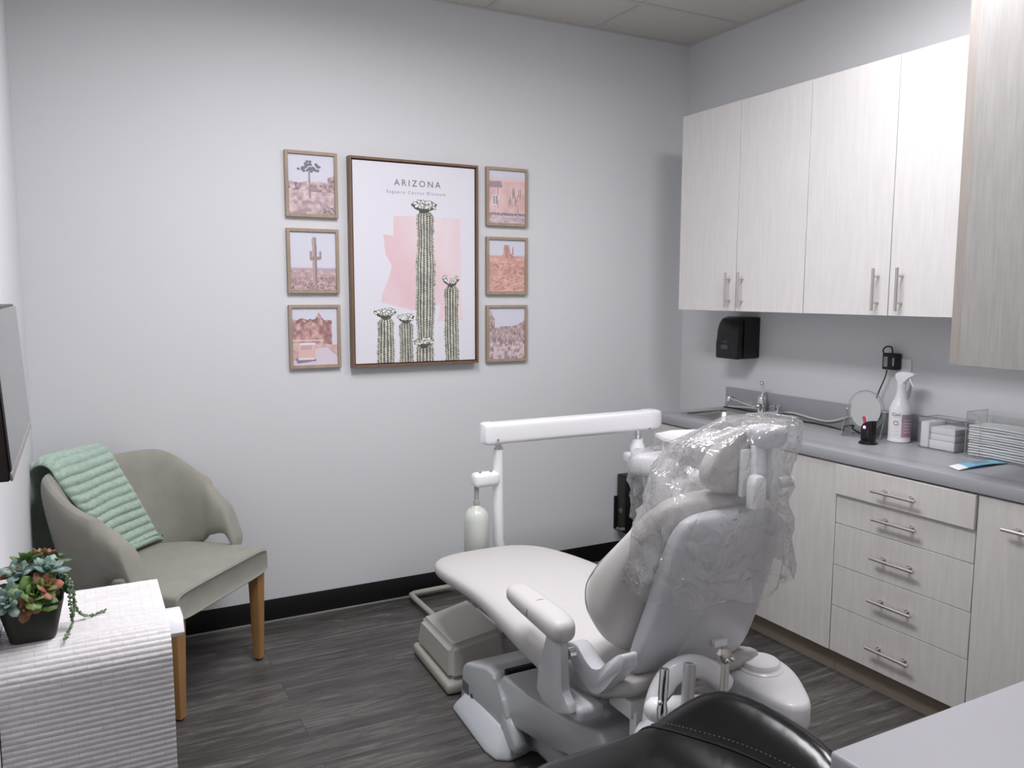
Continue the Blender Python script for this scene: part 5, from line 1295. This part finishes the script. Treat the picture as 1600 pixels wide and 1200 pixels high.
# ------------------------------------------------------------------ assistant unit
au = thing('assistant_unit', 'white assistant unit with suction tube and lidded cup beside the chair', 'assistant unit', (-1.47, -2.1, 0.3))
def V_(name, bm, m_, p=au, **k): return obj(name, bm, m_, p, **k)
bm = B()
out = [(-1.455, -2.005), (-1.405, -1.975), (-1.345, -1.985), (-1.315, -2.03), (-1.335, -2.12), (-1.40, -2.225), (-1.435, -2.262), (-1.475, -2.262), (-1.50, -2.235), (-1.515, -2.12), (-1.505, -2.05)]
P2 = spline([(x, y, 0) for x, y in out], 4, closed=True)
def ringz(z, k): return [bm.verts.new((-1.42+(p.x+1.42)*k, -2.11+(p.y+2.11)*k, z)) for p in P2]
skin(bm, [ringz(0.375, 0.93), ringz(0.38, 0.97), ringz(0.395, 1.0), ringz(0.435, 1.0), ringz(0.446, 0.97), ringz(0.450, 0.93), ringz(0.453, 0.80)])
V_('housing', bm, M_white, smooth=180)
bm = B(); lathe(bm, [(0.062, 0.448), (0.062, 0.456), (0.054, 0.460), (0.052, 0.462), (0.052, 0.470), (0.049, 0.474), (0.0, 0.476)], (-1.405, -2.060, 0), 36); V_('lid', bm, M_white)
bm = B(); tube(bm, [(-1.475+0.006*math.cos(a), -2.045+0.006*math.sin(a), 0.4535) for a in np.linspace(0, 2*PI, 13)], 0.0012, 5); V_('lid_pin', bm, M_steel)
bm = B(); tube(bm, [(-1.80, -2.10, 0.40), (-1.79, -2.10, 0.465), (-1.755, -2.10, 0.520), (-1.70, -2.11, 0.542), (-1.645, -2.12, 0.522), (-1.60, -2.13, 0.48)], 0.029, 20, 7); V_('arm_tube', bm, M_white)
bm = B(); loft(bm, [((-1.865, -2.16, 0.485), (0.0, 0.01, 0), (0, 0, 0.01), 2), ((-1.86, -2.16, 0.485), (0.0, 0.022, 0), (0, 0, 0.022), 2), ((-1.845, -2.16, 0.485), (0.0, 0.030, 0), (0, 0, 0.030), 2), ((-1.76, -2.17, 0.475), (0, 0.030, 0), (0, 0, 0.030), 2), ((-1.60, -2.19, 0.45), (0, 0.030, 0), (0, 0, 0.030), 2)], 20); V_('holder_bar', bm, M_white, smooth=180)
bm = B(); loft(bm, [((-1.80, -2.13, 0.27), (0.08, 0, 0), (0, 0.045, 0), 3), ((-1.80, -2.13, 0.39), (0.075, 0, 0), (0, 0.045, 0), 3), ((-1.80, -2.13, 0.425), (0.06, 0, 0), (0, 0.035, 0), 2.6), ((-1.80, -2.13, 0.435), (0.03, 0, 0), (0, 0.02, 0), 2)], 28); V_('arm_base', bm, M_shell, smooth=180)
# handpieces
def inst(name, a, b, prof_m, segs, label, cat='dental instrument'):
    t_ = thing(name, label, cat, b)
    return t_
i1 = thing('suction_tip', 'slim chrome suction handpiece standing left in the holder', 'dental instrument', (-1.875, -2.20, 0.42), group='instruments in the assistant holder')
bm = B(); a, b = Vector((-1.868, -2.215, 0.475)), Vector((-1.845, -2.195, 0.605)); ax = b-a; Ln = ax.length
lathe(bm, [(0.008, 0), (0.011, 0.02), (0.013, 0.04), (0.010, 0.055), (0.012, 0.075), (0.011, Ln-0.002), (0.0075, Ln), (0.0065, Ln-0.012), (0.0, Ln-0.013)], a, 18, ax); obj('tip_body', bm, M_chrome, i1)
bm = B(); ball(bm, a+ax.normalized()*0.06+Vector((-0.012, -0.006, 0)), 0.006); cyl(bm, (a+ax.normalized()*0.05)[:], (a+ax.normalized()*0.07+Vector((0.018, -0.012, 0.01)))[:], 0.004); obj('valve', bm, M_chrome, i1)
bm = B(); tube(bm, [a+ax.normalized()*0.004, a-ax.normalized()*0.05, a-ax.normalized()*0.12+Vector((0, 0, -0.01))], 0.010, 12, 4); obj('hose', bm, mat('hose_cream', (0.42, 0.40, 0.28), 0.4), i1)
i2 = thing('saliva_ejector', 'grey open-ended suction tube standing in the middle of the holder', 'dental instrument', (-1.78, -2.2, 0.42), group='instruments in the assistant holder')
bm = B(); a, b = Vector((-1.795, -2.215, 0.44)), Vector((-1.770, -2.195, 0.600)); ax = b-a; Ln = ax.length
lathe(bm, [(0.015, 0), (0.0155, Ln*0.5), (0.015, Ln), (0.011, Ln), (0.010, Ln-0.02), (0, Ln-0.021)], a, 20, ax); obj('tube_body', bm, mat('satin_grey', (0.50, 0.50, 0.52), 0.3, metal=0.3), i2)
i3 = thing('air_water_syringe', 'chrome air-water syringe with two buttons, right in the holder', 'dental instrument', (-1.71, -2.2, 0.45), group='instruments in the assistant holder')
bm = B(); a, b = Vector((-1.690, -2.225, 0.500)), Vector((-1.668, -2.205, 0.588)); ax = (b-a)
tube(bm, [a, b], 0.010, 14); loft(bm, [(b+Vector((0, 0, -0.004)), (0.010, 0, 0), (0, 0.010, 0), 2.4), (b+Vector((-0.004, 0, 0.010)), (0.020, 0, 0.004), (0, 0.015, 0), 2.6), (b+Vector((-0.010, 0, 0.026)), (0.018, 0, 0.004), (0, 0.014, 0), 2.6), (b+Vector((-0.012, 0, 0.034)), (0.008, 0, 0), (0, 0.007, 0), 2.2)], 18)
obj('syringe_body', bm, M_steel, i3)
bm = B()
for dx in (-0.008, 0.008): ball(bm, b+Vector((dx, -0.015, 0.008)), 0.006)
obj('button', bm, M_chrome, i3)

# ------------------------------------------------------------------ black saddle stool
st = thing('saddle_stool', 'black leather saddle stool in the foreground with a stitched seam', 'stool', (-2.05, -2.60, 0))
def stool_z(x, y):
    s_ = (x+2.05)   # + to the right
    hump = 0.103*math.exp(-((s_-0.165)/0.105)**2)
    z = 0.596+hump+0.01*math.exp(-((s_+0.28)/0.10)**2)
    z -= 0.30*max(0, abs(y+2.60)-0.14)**1.6
    return z
bm = B(); NU, NV = 56, 44; rows = []
for i in range(NU+1):
    row = []
    for j in range(NV):
        a = 2*PI*j/NV; r = i/NU
        rr_ = math.sin(min(1, r/0.82)*PI/2) if r < 0.82 else 1
        e = 2.6; ca, sa = math.cos(a), math.sin(a)
        ex = 0.315*math.copysign(abs(ca)**(2/e), ca); ey = 0.285*math.copysign(abs(sa)**(2/e), sa)
        x = -2.145+ex*rr_; y = -2.60+ey*rr_
        edge = max(0, rr_-0.72)/0.28
        z = stool_z(x, y)-0.085*edge**2.4
        if r >= 0.82: z -= (r-0.82)/0.18*0.05; x = -2.145+ex*(1-0.10*((r-0.82)/0.18)**2); y = -2.60+ey*(1-0.10*((r-0.82)/0.18)**2)
        row.append(bm.verts.new((x, y, z)))
    rows.append(row)
skin(bm, rows, False); bmesh.ops.remove_doubles(bm, verts=bm.verts, dist=1e-5)
obj('saddle_seat', bm, M_leather, st, smooth=180)
def on_seat(x, y, dz=0.0):
    u_, v_ = (x+2.145)/0.315, (y+2.60)/0.285; rr_ = (abs(u_)**2.6+abs(v_)**2.6)**(1/2.6); edge = max(0, rr_-0.72)/0.28
    return Vector((x, y, stool_z(x, y)-0.085*edge**2.4+dz))
bm = B(); sx = [(-2.045, -2.325), (-2.035, -2.38), (-2.015, -2.45), (-1.99, -2.55), (-1.975, -2.65), (-1.97, -2.75), (-1.97, -2.85)]
tube(bm, [on_seat(x, y, 0.0005) for x, y in [tuple(p.xy) for p in spline([(a, b, 0) for a, b in sx], 6)]], 0.003, 8)
obj('seam', bm, M_leather, st)
bm = B()
for p in spline([(a+0.012, b, 0) for a, b in sx[1:]], 10): 
    q_ = on_seat(p.x, p.y, 0.0005); box(bm, q_.x-0.0008, q_.x+0.0008, q_.y-0.0025, q_.y+0.0025, q_.z-0.001, q_.z+0.0012)
obj('stitching', bm, mat('thread_grey', (0.06, 0.06, 0.065), 0.6), st)
bm = B(); lathe(bm, [(0.028, 0.08), (0.028, 0.30), (0.018, 0.301), (0.018, 0.54)], (-2.05, -2.60, 0), 20); box(bm, -2.17, -1.93, -2.70, -2.50, 0.52, 0.54, 0.006); obj('gas_lift', bm, M_blackm, st)
bm = B()
for k in range(5):
    a = math.radians(72*k+20); tube(bm, [(-2.05, -2.60, 0.095), (-2.05+0.26*math.cos(a), -2.60+0.26*math.sin(a), 0.068)], 0.017, 10)
obj('base_star', bm, M_chrome, st)
for k in range(5):
    a = math.radians(72*k+20); bm = B(); c = Vector((-2.05+0.26*math.cos(a), -2.60+0.26*math.sin(a), 0.027)); d_ = Vector((-math.sin(a), math.cos(a), 0))
    cyl(bm, (c-d_*0.02)[:], (c+d_*0.02)[:], 0.026, 20); cyl(bm, c[:], (c+Vector((0, 0, 0.035)))[:], 0.008, 8); obj('caster', bm, M_blackm, st)
